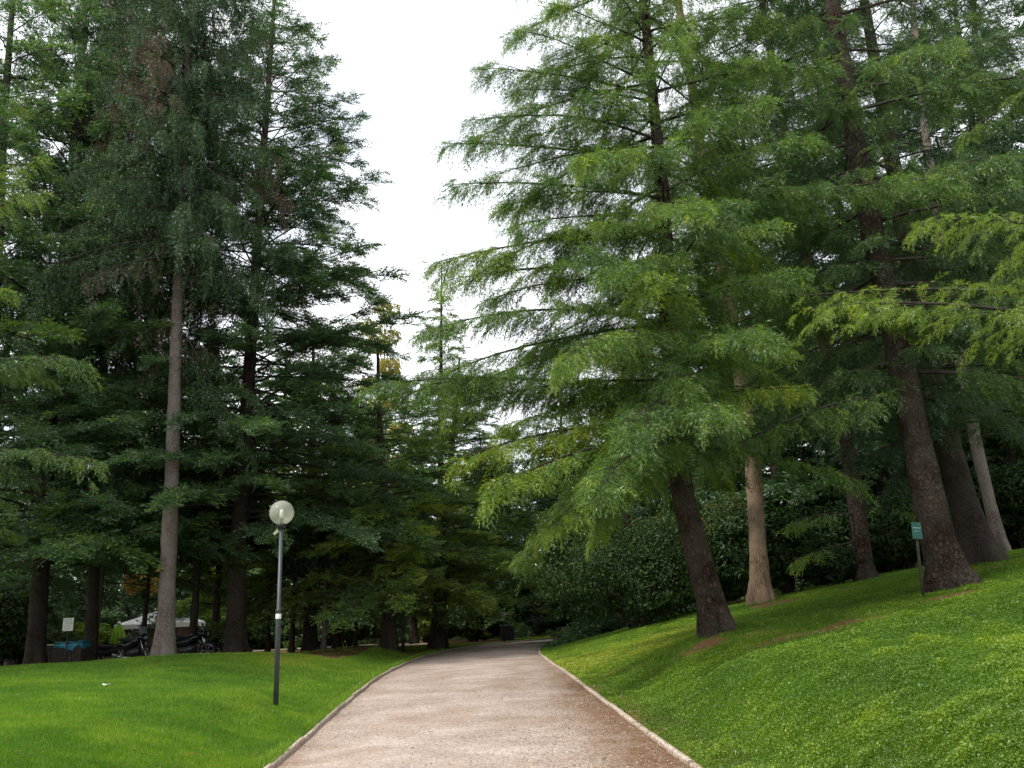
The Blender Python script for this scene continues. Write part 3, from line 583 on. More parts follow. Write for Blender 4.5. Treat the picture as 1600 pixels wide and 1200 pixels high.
# left: tall spruce with hanging curtains ----------------------------------------
T_SPR = TM(34, .14, .065, .4, 25)
def tintS(P, t, rg, bi):
    h = P[:, 2]; dead = np.clip((vnoise(P[:, 0]*1.0+P[:, 1], h, .33, 61)-.32)*3, 0, 1)*ss(9, 16, h)
    dead = np.maximum(dead, .9*np.exp(-(((P[:, 0]+10.8)/1.0)**2+((h-11.2)/1.5)**2)))
    return np.where(rg.rand(len(t)) < dead*.75, .93+.07*rg.rand(len(t)), np.minimum(t*.85, .84))
stS = dict(len=lambda f: 3.3*(1-f)**.45+.6, slope=(-.30, .25), droop=.25, ds=.10, sl=.34, droop2=1.5, hang=1.3, dt=.08, tl=.48, t0=.04, tmpl=T_SPR, yel=0, lmax=1.6, tintfn=tintS)
YS = 24
conifer('spruce_tree', 'tall spruce with bare grey trunk behind the lamp and brown drooping upper twigs', 'tree',
        [at(257, 1030, YS), at(262, 900, YS), at(270, 700, YS), at(276, 500, YS), at(283, 300, YS), at(292, 100, YS), at(300, -100, YS), at(305, -250, YS)], .25, .05, stS, 190, 12.8, 27.5, 21, B_MID, M_SPR,
        [(10.2, at(400, 720, 24.5), .4, .1, 1.3), (10.8, at(360, 660, 24), .4, .1, 1.2), (10.5, at(420, 640, 25), .3, .1), (11, at(170, 540, 24), .2), (9.6, at(345, 720, 25.5), .4, .1, 1.2), (9.8, at(190, 620, 25.5), .3)], flare=.35, stubs=9)
conifer('spruce_tree', 'ragged dark spruce with reddish dead twigs left of the tall grey trunk', 'tree',
        [at(140, 1040, 29), at(152, 800, 29), at(165, 500, 29), at(178, 200, 29), at(190, -100, 29), at(195, -200, 29)], .2, .06, dict(stS, len=lambda f: 4.0*(1-f)**.4+.6, ds=.12, dt=.10, tl=.6), 230, 9, 32, 22, B_BLK, M_SPR, (), flare=.3, stubs=6)

# left: layered cedars ------------------------------------------------------------
T_CED = TM(34, .17, .075, .05, 35, 5, 5, .3, 55)
stD = dict(len=lambda f: 6.0*(1-f)**.65+.7, slope=(-.05, .35), droop=.16, ds=.12, sl=.42, droop2=.22, hang=.1, tup=.25, up2=.05, dt=.09, tl=.45, t0=.25, tmpl=T_CED, yel=.06)
YD = 29
exD = [(21.5, at(500, 60, 29), .1, .2), (20.3, at(520, 100, 28), .1, .2), (18.2, at(560, 200, 28), .12, .15), (16.8, at(598, 270, 28), .12, .15), (14.2, at(590, 378, 27.5), .12, .12), (13.4, at(575, 430, 28), .12, .1), (10.8, at(640, 490, 27), .12, .15, 1.2), (11.2, at(600, 470, 28.5), .1), (17.5, at(470, 150, 26), .12, .25), (15.5, at(500, 250, 25.5), .12, .2), (12, at(530, 370, 25.5), .12, .2), (9.5, at(560, 560, 25.5), .12, .1)]
conifer('cedar_tree', 'broad tiered cedar whose dark trunk stands just right of the bare grey trunk', 'tree',
        [at(368, 1008, YD), at(372, 850, YD), at(385, 650, YD), at(398, 450, YD), at(410, 260, YD), at(425, 60, YD), at(432, -60, YD)], .36, .05, dict(stD, len=lambda f: 6.0*(1-f)**.6+.8), 240, 5.0, 27.5, 23, B_BLK, M_CED, exD, flare=.4, stubs=4)
exE = [(7.5, at(225, 800, 26), .1, .3), (8.2, at(180, 850, 24.5), .1, .25), (5.5, at(120, 790, 24), .1, .25)]
conifer('cedar_tree', 'dark open cedar at the left edge with sky showing between its tiers', 'tree',
        [at(55, 1044, 27), at(65, 850, 27), at(80, 620, 27), at(100, 400, 27), at(118, 200, 27), at(135, 0, 27), at(140, -100, 27)], .30, .07, dict(stD, len=lambda f: 6.2*(1-f)**.5+.9, ds=.13), 150, 3.8, 26.5, 24, B_BLK, M_CED, exE, flare=.3)
bF = np.array([-15.8, 18.5, 0])
conifer('cedar_tree', 'mid green boughs entering from the left edge, nearest cedar on that side', 'tree',
        [bF, bF+[.1, 0, 6], bF+[.2, 0, 12], bF+[.3, 0, 19]], .3, .06, dict(stA, len=lambda f: 4.2*(1-f)**.6+.6, keep=lambda *a: 1, ds=.11, dt=.09, tl=.4, slope=(0, .35), hang=.45), 80, 5, 18.8, 25, B_DARK, M_MIDG,
        [(10.2, at(80, 245, 17.5), .35, .3), (9.6, at(60, 300, 17), .35, .3), (5.2, at(150, 720, 18), .3, .15), (7, at(120, 560, 17), .3, .1)])
# middle: low tiered cedars beside the path ---------------------------------------
stG = dict(stD, len=lambda f: 4.8*(1-f)**.62+.5, ds=.12, dt=.09, tl=.42, slope=(-.08, .3), t0=.2, yel=.16)
exG = [(2.9, at(500, 900, 28.5), .1, .25), (2.8, at(690, 890, 29), .1, .2), (3.6, at(660, 825, 28), .1, .45), (3.2, at(640, 850, 28), .1, .3), (4.5, at(500, 810, 28.5), .1, .2), (5.4, at(720, 760, 29), .1, .15), (2.8, at(620, 912, 28), .1, .2)]
conifer('cedar_tree', 'low spreading cedar with flat green tiers right behind the globe lamp', 'tree',
        [at(610, 1007, 32), at(607, 900, 32), at(600, 780, 32), at(592, 640, 32), at(590, 540, 32)], .3, .05, stG, 84, 2.7, 11.3, 26, B_BLK, M_MIDG, exG, flare=.2)
conifer('cedar_tree', 'dark cedar with hanging tiers above the far bend of the path', 'tree',
        [at(684, 1003, 38), at(690, 880, 38), at(700, 760, 38), at(712, 640, 38), at(718, 560, 38)], .36, .05, dict(stG, len=lambda f: 5.8*(1-f)**.6+.5, ds=.14, dt=.11, tl=.52), 105, 3.6, 13, 27, B_BLK, M_MIDG, [(3.9, at(790, 890, 35), .1, .1), (4, at(740, 870, 34), .1, .05), (5, at(820, 800, 36), .1)], flare=.3)
conifer('deodar_cedar', 'pointed young deodar whose tip stands against the sky in the middle', 'tree',
        [at(686, 1000, 44), at(688, 800, 44), at(689, 600, 44), at(690, 414, 44)], .3, .03, dict(stG, len=lambda f: 3.9*(1-f)**.75+.25, slope=(-.05, .25), droop=.25, hang=.5, ds=.14, dt=.11, tl=.52, t0=.05), 120, 3, 20.3, 28, B_BLK, M_DEO, (), flare=.2)
conifer('cedar_tree', 'dark cedar filling the space behind the lamp and the wide trunk', 'tree',
        [at(485, 1010, 36), at(485, 850, 36), at(487, 700, 36), at(490, 520, 36)], .3, .05, dict(stG, len=lambda f: 5.2*(1-f)**.6+.5, ds=.14, dt=.11, tl=.52), 110, 3.0, 15, 29, B_BLK, M_MIDG, (), flare=.2)
conifer('cedar_tree', 'dark cedar at the inside of the bend with boughs touching the gravel', 'tree',
        [at(870, 1000, 52), at(872, 850, 52), at(875, 700, 52), at(878, 600, 52)], .3, .05, dict(stG, len=lambda f: 5.2*(1-f)**.7+.5, slope=(-.2, .3), ds=.14, dt=.12, tl=.55), 84, 2.0, 16, 30, B_BLK, M_FAR, (), flare=.2)
conifer('cedar_tree', 'dark cedar behind the leafy bushes left of the leaning trunk', 'tree',
        [at(985, 985, 36), at(980, 850, 36), at(975, 700, 36), at(972, 560, 36)], .3, .05, dict(stG, len=lambda f: 5.0*(1-f)**.7+.5, ds=.14, dt=.11, tl=.52), 84, 1.2, 14, 31, B_BLK, M_FAR, (), flare=.2)

stT = dict(stG, len=lambda f: 5.2*(1-f)**.45+.8, ds=.15, dt=.12, tl=.62, t0=.1, slope=(-.1, .3))
conifer('cedar_tree', 'tall dark cedar rising behind the thick scaly trunk', 'tree',
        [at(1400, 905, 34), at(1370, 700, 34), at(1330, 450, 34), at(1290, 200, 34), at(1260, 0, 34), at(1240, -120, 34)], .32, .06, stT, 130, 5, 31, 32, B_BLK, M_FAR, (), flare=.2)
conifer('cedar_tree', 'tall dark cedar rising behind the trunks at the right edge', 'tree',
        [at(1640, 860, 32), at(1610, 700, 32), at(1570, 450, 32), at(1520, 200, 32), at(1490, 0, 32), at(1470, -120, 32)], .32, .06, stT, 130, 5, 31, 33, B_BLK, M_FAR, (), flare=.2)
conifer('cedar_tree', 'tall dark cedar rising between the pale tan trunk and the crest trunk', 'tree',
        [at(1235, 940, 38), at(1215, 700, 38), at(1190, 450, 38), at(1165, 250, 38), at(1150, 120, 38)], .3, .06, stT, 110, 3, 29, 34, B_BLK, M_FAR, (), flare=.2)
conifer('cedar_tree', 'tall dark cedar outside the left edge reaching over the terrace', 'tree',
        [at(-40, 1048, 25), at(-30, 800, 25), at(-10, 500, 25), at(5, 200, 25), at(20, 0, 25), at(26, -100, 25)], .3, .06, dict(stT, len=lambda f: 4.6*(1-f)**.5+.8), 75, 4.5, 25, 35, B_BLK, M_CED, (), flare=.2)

# ------------------------------------------------------------------ background trees: copies of two kinds
def copy_tree(o, loc, rz, sc, label, group):
    c = o.copy(); COL.objects.link(c); c.location = loc; c.rotation_euler = (0, 0, rz); c.scale = (sc, sc, sc); c['label'] = label
    if group: c['group'] = group
    for ch in o.children:
        d_ = ch.copy(); COL.objects.link(d_); d_.parent = c
    return c
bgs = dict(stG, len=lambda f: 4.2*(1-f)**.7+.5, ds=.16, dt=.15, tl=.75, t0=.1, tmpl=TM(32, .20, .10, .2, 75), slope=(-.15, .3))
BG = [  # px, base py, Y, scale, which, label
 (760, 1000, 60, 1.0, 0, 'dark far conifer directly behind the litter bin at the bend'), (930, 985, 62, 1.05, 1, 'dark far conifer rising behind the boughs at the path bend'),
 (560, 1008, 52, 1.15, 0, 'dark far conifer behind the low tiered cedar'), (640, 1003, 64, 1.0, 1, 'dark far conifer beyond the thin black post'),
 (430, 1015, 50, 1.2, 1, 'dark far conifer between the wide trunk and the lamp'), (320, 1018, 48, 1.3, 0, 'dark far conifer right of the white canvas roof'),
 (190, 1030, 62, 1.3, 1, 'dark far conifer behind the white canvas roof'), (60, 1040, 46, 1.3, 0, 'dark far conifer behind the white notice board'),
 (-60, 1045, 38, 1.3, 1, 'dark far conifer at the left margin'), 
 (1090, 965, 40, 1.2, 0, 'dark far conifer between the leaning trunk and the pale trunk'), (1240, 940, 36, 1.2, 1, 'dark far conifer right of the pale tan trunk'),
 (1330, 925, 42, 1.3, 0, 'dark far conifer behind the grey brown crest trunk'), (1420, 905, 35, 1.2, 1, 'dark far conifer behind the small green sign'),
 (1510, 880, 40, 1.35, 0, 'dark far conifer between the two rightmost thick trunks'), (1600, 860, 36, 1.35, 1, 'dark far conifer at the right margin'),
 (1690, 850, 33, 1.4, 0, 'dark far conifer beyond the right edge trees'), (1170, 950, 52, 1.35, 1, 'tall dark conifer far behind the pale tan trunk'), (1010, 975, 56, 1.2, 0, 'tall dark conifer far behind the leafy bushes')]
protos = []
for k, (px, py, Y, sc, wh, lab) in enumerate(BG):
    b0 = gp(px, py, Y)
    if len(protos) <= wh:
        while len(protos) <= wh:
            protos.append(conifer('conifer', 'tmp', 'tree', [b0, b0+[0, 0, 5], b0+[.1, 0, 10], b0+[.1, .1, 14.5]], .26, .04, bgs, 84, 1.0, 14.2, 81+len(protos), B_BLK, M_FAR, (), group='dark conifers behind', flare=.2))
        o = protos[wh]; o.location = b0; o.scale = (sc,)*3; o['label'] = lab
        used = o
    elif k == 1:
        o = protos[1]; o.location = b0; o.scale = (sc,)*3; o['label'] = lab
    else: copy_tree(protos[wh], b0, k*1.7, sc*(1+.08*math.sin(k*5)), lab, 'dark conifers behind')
print('needle tris', TOT[0])

# ------------------------------------------------------------------ leafy shrubs
def leaf_mass(rg, lobes, nleaf, size, tint=.4, flat=.0):
    """leaves on and inside ellipsoid lobes (x,y,z,rx,ry,rz)"""
    lobes = np.array(lobes, float); wt = (lobes[:, 3]*lobes[:, 5])**.9; wt /= wt.sum(); k = rg.choice(len(lobes), nleaf, p=wt); lb = lobes[k]
    d = rg.normal(size=(nleaf, 3)); d /= np.linalg.norm(d, axis=1)[:, None]; r = 1-.42*rg.rand(nleaf)**2.2
    r *= 1+.13*np.sin(d[:, 0]*7+k)+.10*np.sin(d[:, 2]*9+k*2)
    P = lb[:, :3]+d*lb[:, 3:]*r[:, None]
    nrm = d*.7+rg.normal(0, .55, (nleaf, 3))+np.array([0, 0, .35]); nrm /= np.linalg.norm(nrm, axis=1)[:, None]
    a = np.cross(nrm, rg.normal(size=(nleaf, 3))); a /= np.linalg.norm(a, axis=1)[:, None]; b = np.cross(nrm, a)
    s = size*rg.uniform(.6, 1.3, nleaf)[:, None]
    V = np.stack([P-a*s, P-b*s*.42+nrm*s*.12, P+a*s, P+b*s*.42+nrm*s*.12], 1).reshape(-1, 3); i4 = np.arange(nleaf)[:, None]*4
    T = np.concatenate([i4+np.array([[0, 1, 2]]), i4+np.array([[0, 2, 3]])])
    lt_ = rg.rand(len(lobes))*.3; t = np.clip(tint+lt_[k]-.15+.22*rg.normal(size=nleaf), 0, 1)
    return V, T, np.repeat(t, 4)
def shrub(label, base, rx, ry, h, nleaf, size, m, seed, tint=.4, name='shrub', cat='bush', group=None, lobes=11, zlow=.12):
    rg = np.random.RandomState(seed); o = thing(name, base, label, cat, group)
    lb = []
    for _ in range(lobes):
        a = rg.rand()*6.28; q = rg.rand()**.6*.62; z = h*rg.uniform(zlow+.16, .78); s_ = rg.uniform(.36, .52)
        lb.append((math.cos(a)*q*rx, math.sin(a)*q*ry, z, rx*s_, ry*s_, h*rg.uniform(.2, .3)))
    V, T, Cc = leaf_mass(rg, lb, nleaf, size, tint)
    c = Acc(); c.add(V, T, 0, Cc); c.build('foliage', [m], o)
    st = Acc()
    for q in lb: st.tube([(q[0]*.12, q[1]*.12, -.15), (q[0]*.4, q[1]*.4, q[2]*.5), (q[0], q[1], q[2])], [.05, .035, .01], 5)
    st.build('stem', B_BLK, o, True); return o
def leafy_tree(label, base, top, crown_z, rx, nleaf, size, m, seed, tint=.5, cat='tree', name='broadleaf_tree', nlobe=16, r0=.14, bk=None):
    rg = np.random.RandomState(seed); base = np.asarray(base); o = thing(name, base, label, cat); H = top-base[2]
    lb = []; ta = Acc(); Q = trunk_mesh(ta, [base, base+[.2, 0, H*.5], base+[.1, .1, H*.97]], r0, .03, seed, .3, 12)
    for j in range(nlobe):
        z = crown_z+(H-crown_z)*(j+.5)/nlobe; a = j*2.4+rg.rand(); f = 1-abs((z-crown_z)/(H-crown_z)-.35)*.9; q = rx*f*rg.uniform(.35, .8)
        p = np.array([math.cos(a)*q, math.sin(a)*q, z]); lb.append((*p, rx*.34, rx*.34, rx*.22))
        c0 = np.array([0.1, 0, z*.86]); ta.tube([base+c0, base+(c0+p)/2+[0, 0, .1], base+p], [.045, .03, .01], 5)
    ta.build('trunk', bk or B_DARK, o, True, base)
    V, T, Cc = leaf_mass(rg, lb, nleaf, size, tint); c = Acc(); c.add(V, T, 0, Cc); c.build('crown', [m], o); return o

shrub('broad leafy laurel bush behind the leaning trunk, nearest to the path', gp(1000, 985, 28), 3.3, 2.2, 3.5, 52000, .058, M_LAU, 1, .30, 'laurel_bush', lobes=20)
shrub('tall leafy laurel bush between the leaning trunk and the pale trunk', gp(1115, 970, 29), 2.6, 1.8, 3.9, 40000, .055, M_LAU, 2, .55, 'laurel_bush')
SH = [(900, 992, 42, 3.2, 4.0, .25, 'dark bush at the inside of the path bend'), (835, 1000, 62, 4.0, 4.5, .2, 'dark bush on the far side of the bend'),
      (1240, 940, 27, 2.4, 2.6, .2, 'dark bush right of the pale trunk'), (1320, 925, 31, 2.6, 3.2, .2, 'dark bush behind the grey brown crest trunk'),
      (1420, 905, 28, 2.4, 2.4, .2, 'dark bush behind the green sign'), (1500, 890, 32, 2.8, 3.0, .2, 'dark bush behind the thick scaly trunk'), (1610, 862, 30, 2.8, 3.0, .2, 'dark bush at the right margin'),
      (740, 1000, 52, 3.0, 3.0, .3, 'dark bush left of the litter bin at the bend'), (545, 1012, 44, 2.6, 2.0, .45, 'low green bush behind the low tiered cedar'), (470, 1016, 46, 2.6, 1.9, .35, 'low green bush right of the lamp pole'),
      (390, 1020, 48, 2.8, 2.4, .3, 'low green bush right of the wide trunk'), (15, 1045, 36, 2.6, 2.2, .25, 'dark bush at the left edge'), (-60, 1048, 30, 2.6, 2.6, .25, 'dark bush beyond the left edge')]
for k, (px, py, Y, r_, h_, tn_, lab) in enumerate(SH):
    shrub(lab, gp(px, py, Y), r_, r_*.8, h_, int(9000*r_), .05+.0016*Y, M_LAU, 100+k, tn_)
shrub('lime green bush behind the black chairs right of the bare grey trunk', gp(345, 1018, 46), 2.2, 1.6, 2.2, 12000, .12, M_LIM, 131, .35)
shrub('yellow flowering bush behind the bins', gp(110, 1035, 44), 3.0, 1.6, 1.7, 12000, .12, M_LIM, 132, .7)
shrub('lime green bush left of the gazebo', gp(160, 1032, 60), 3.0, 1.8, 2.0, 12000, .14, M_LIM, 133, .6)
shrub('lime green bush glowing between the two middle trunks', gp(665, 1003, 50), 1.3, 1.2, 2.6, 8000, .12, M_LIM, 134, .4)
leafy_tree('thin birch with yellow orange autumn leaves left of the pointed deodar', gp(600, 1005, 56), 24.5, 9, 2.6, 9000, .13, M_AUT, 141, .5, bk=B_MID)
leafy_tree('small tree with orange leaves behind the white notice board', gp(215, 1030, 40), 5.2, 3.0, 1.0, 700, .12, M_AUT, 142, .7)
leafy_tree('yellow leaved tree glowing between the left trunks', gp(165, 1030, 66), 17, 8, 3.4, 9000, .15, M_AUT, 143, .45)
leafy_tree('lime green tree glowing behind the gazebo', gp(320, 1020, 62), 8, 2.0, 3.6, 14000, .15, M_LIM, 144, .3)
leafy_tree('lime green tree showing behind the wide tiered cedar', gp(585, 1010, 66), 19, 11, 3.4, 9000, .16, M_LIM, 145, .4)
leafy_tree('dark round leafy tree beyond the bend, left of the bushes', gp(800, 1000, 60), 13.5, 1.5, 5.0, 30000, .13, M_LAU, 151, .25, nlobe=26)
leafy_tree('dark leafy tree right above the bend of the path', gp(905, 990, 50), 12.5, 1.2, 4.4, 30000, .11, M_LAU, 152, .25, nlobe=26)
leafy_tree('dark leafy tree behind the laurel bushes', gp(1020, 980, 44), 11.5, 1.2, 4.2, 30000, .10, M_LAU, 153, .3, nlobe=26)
# distant wood closing the view: one mass
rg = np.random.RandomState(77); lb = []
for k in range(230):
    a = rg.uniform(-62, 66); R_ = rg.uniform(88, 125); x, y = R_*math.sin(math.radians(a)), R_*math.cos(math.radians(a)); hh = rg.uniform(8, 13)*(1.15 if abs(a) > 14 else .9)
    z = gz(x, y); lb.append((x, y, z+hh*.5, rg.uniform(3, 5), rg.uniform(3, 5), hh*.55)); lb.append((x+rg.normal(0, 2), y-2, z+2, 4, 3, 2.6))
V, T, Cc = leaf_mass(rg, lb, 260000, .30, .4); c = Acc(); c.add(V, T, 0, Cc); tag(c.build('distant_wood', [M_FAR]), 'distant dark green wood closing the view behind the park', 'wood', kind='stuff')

# ------------------------------------------------------------------ lamp
K_POLE = plain('dark_grey_paint', (.055, .062, .068), .5, .2, .1); K_WHITE = plain('white_label', (.72, .72, .70), .6, 0, .06); K_BLK = plain('black_plastic', (.02, .021, .023), .5)
def globe_mat():
    q, n, o = mat('globe_glass'); l = n.links.new
    g = n.nodes.new('ShaderNodeBsdfPrincipled'); g.inputs['Base Color'].default_value = (.86, .88, .78, 1); g.inputs['Roughness'].default_value = .08; g.inputs['IOR'].default_value = 1.45
    t = n.nodes.new('ShaderNodeBsdfTransparent'); t.inputs[0].default_value = (.86, .88, .80, 1)
    tr = n.nodes.new('ShaderNodeBsdfTranslucent'); tr.inputs[0].default_value = (.8, .82, .72, 1)
    m1 = n.nodes.new('ShaderNodeMixShader'); m1.inputs[0].default_value = .5; l(g.outputs[0], m1.inputs[1]); l(tr.outputs[0], m1.inputs[2])
    m2 = n.nodes.new('ShaderNodeMixShader'); m2.inputs[0].default_value = .28; l(t.outputs[0], m2.inputs[1]); l(m1.outputs[0], m2.inputs[2]); l(m2.outputs[0], o.inputs[0]); return q
K_GLOBE = globe_mat()
lb_ = gp(431, 1097, 14.5); zt_ = at(443, 801, 14.5)[2]-lb_[2]; GR = .213
lamp = thing('garden_lamp', lb_, 'slim dark lamp post with a clear round globe standing on the left lawn', 'lamp')
a = Acc(); a.lathe([(.044, -.3), (.044, 1.48), (.046, 1.5), (.046, 1.54), (.034, 1.56), (.031, zt_-GR-.02)], k=20); a.build('pole', K_POLE, lamp, True)
a = Acc(); a.lathe([(.047, 1.39), (.0475, 1.392), (.0475, 1.468), (.047, 1.47)], k=20); a.build('label_band', K_WHITE, lamp, True)
a = Acc(); a.lathe([(.052, 1.50), (.054, 1.505), (.054, 1.535), (.052, 1.54)], k=20); a.build('ring', K_BLK, lamp, True)
a = Acc(); a.lathe([(.035, zt_-GR-.06), (.075, zt_-GR-.05), (.085, zt_-GR-.015), (.085, zt_-GR+.015), (.05, zt_-GR+.02)], k=24); cb = a.build('collar', K_BLK, lamp, True)
a = Acc(); a.lathe([(.03, zt_-GR+.02), (.032, zt_-.10), (.026, zt_-.095)], k=16); a.build('socket', K_BLK, lamp, True)
a = Acc(); a.lathe([(.02, zt_-.095), (.034, zt_-.08), (.036, zt_+.02), (.026, zt_+.05), (.008, zt_+.06)], k=16); a.build('bulb', K_WHITE, lamp, True)
a = Acc(); th = np.linspace(-PI/2+.40, PI/2-.02, 22); a.lathe([(GR*math.cos(t), zt_+GR*math.sin(t)) for t in th], k=40); gl = a.build('globe', K_GLOBE, lamp, True)
a = Acc(); a.box((-.085, -.02, zt_-GR-.13), (.10, .006, .045), rz=.3, tilt=(.4, -.75)); a.tube([(-.05, -.02, zt_-GR-.03), (-.07, -.02, zt_-GR-.07), (-.06, -.02, zt_-GR-.12)], .004, 5); a.build('dangling_tag', plain('faded_tag', (.55, .58, .38), .6), lamp)

# dark post on the lawn by the path, farther on
pb = gp(630, 1024, 34); post = thing('lamp_post', pb, 'thin black post on the lawn beside the far left kerb', 'post')
hp_ = at(634, 880, 34)[2]-pb[2]
a = Acc(); a.lathe([(.07, -.3), (.07, .9), (.05, .95), (.045, hp_), (.02, hp_+.02)], k=14); a.build('pole', K_BLK, post, True)
a = Acc(); a.lathe([(.078, .9), (.082, .91), (.082, .98), (.06, 1.0)], k=14); a.build('ring', K_BLK, post, True)

# green sign near the thick trunk
K_TEAL = plain('teal_green_enamel', (.016, .085, .068), .6, 0, .08); K_WOOD = plain('weathered_dark_wood', (.035, .028, .022), .85, 0, .3)
sb = gp(1443, 939, 17); tp = at(1430, 818, 17); v = tp-sb
sg = thing('park_sign', sb, 'small green plate on a dark leaning post beside the thick scaly trunk', 'sign')
a = Acc(); a.tube([(0, 0, -.25), v*.4, v*.80], [.032, .03, .028], 12); a.build('post', K_WOOD, sg, True)
pc = v*.90+np.array([0, -.035, 0]); tl = math.atan2(v[0], v[2])
a = Acc(); a.box(pc, (.20, .014, .34), bev=.004, tilt=(-.06, tl)); pl_ = a.build('plate', K_TEAL, sg)
a = Acc()
for dz, wd in ((.055, .16), (-.01, .12), (-.045, .13), (-.08, .09)): a.box(pc+np.array([tl*dz, -.0075, dz]), (wd, .004, .010 if dz > 0 else .005), tilt=(-.06, tl))
a.build('lettering', plain('pale_sign_paint', (.42, .62, .58), .6), pl_)

# litter bins
def bin_(label, base, w_, h_, body, rim, bag=None, rz=.2, group=None):
    o = thing('litter_bin', base, label, 'bin', group); o.rotation_euler = (0, 0, rz)
    a = Acc(); n_ = 9
    for k in range(n_):          # upright slats on each side
        for s_ in (0, 1, 2, 3):
            an = s_*PI/2; u_ = (k-(n_-1)/2)*w_/n_; p = Matrix.Rotation(an, 3, 'Z') @ Vector((u_, -w_/2, h_*.5)); a.box(tuple(p), (w_/n_*.82, .025, h_*.92), rz=an, bev=.005)
    a.build('slat_casing', body, o)
    a = Acc(); a.box((0, 0, h_*.47), (w_*.92, w_*.92, h_*.86)); a.build('inner_box', K_BLK, o)
    a = Acc()
    for s_ in (0, 1, 2, 3):
        an = s_*PI/2; p = Matrix.Rotation(an, 3, 'Z') @ Vector((0, -w_/2, h_)); a.box(tuple(p), (w_*1.08, .07, .045), rz=an+.001*s_, bev=.01)
    a.build('rim', rim, o)
    if bag:
        rg = np.random.RandomState(int(w_*1000)); th = np.arange(40)*2*PI/40; R_ = []
        for z, s_ in ((h_*.80, 1.07), (h_*.88, 1.10), (h_+.03, 1.09), (h_+.05, 1.0), (h_+.0, .86)):
            q_ = []
            for i_, t_ in enumerate(th):
                m_ = w_/2*s_/max(abs(math.cos(t_)), abs(math.sin(t_)))*.98; q_.append((math.cos(t_)*m_*(1+.015*math.sin(t_*9)), math.sin(t_)*m_*(1+.015*math.sin(t_*9)), z+(.05*math.sin(t_*5)+.03*rg.normal() if z < h_*.85 else .012*math.sin(t_*7))))
            R_.append(q_)
        a = Acc(); a.rings(np.array(R_), cap=False); a.build('bag', bag, o, True)
    return o
K_BRN = plain('dark_brown_slats', (.05, .034, .027), .8, 0, .25); K_RIM = plain('grey_green_rim', (.33, .36, .33), .6); K_BAG = plain('blue_bag', (.03, .22, .32), .4, 0, .15); K_YG = plain('pale_rim', (.38, .37, .18), .6)
bin_('dark slatted litter bin with a bright blue bag over its rim', gp(110, 1046, 27.6), .80, .82, K_BRN, K_BLK, K_BAG, .15)
bin_('dark slatted litter bin with a pale rim beside the left edge trunk', gp(77, 1046, 28.2), .58, .80, K_BRN, K_YG, None, .1)
bin_('small far bin with a blue bag between the thin trunk and the gazebo', gp(157, 1030, 44), .75, .9, K_BRN, K_BLK, K_BAG, .1)
bin_('dark litter bin with a pale lid at the far bend of the path', gp(793, 1006, 47), .62, .85, K_BLK, K_RIM, None, .25)
# notice boards
def board(label, base, zc, w_, h_, rz, post_r=.03):
    o = thing('notice_board', base, label, 'sign'); o.rotation_euler = (0, 0, rz)
    a = Acc(); a.tube([(0, .03, -.2), (0, .03, zc*.5), (0, .03, zc+h_*.45)], post_r, 8); a.build('post', K_BLK, o, True)
    a = Acc(); a.box((0, -.02, zc), (w_, .02, h_), bev=.004); p = a.build('panel', K_WHITE, o)
    a = Acc(); rg = np.random.RandomState(3)
    for k in range(6): a.box((rg.uniform(-.02, .02)*w_, -.032, zc+h_*(.36-.14*k)), (w_*rg.uniform(.5, .8), .004, h_*.035))
    a.build('lettering', plain('grey_print', (.35, .37, .36), .7), p); return o
nb_ = gp(100, 1044, 27); board('small white notice board on a dark post above the bins', nb_, at(101, 976, 27)[2]-nb_[2], .32, .40, .1)
nb2 = gp(788, 1006, 46.5); board('narrow pale sign on a dark post behind the litter bin at the bend', nb2, at(790, 963, 46.5)[2]-nb2[2], .24, .45, -.6, .045)

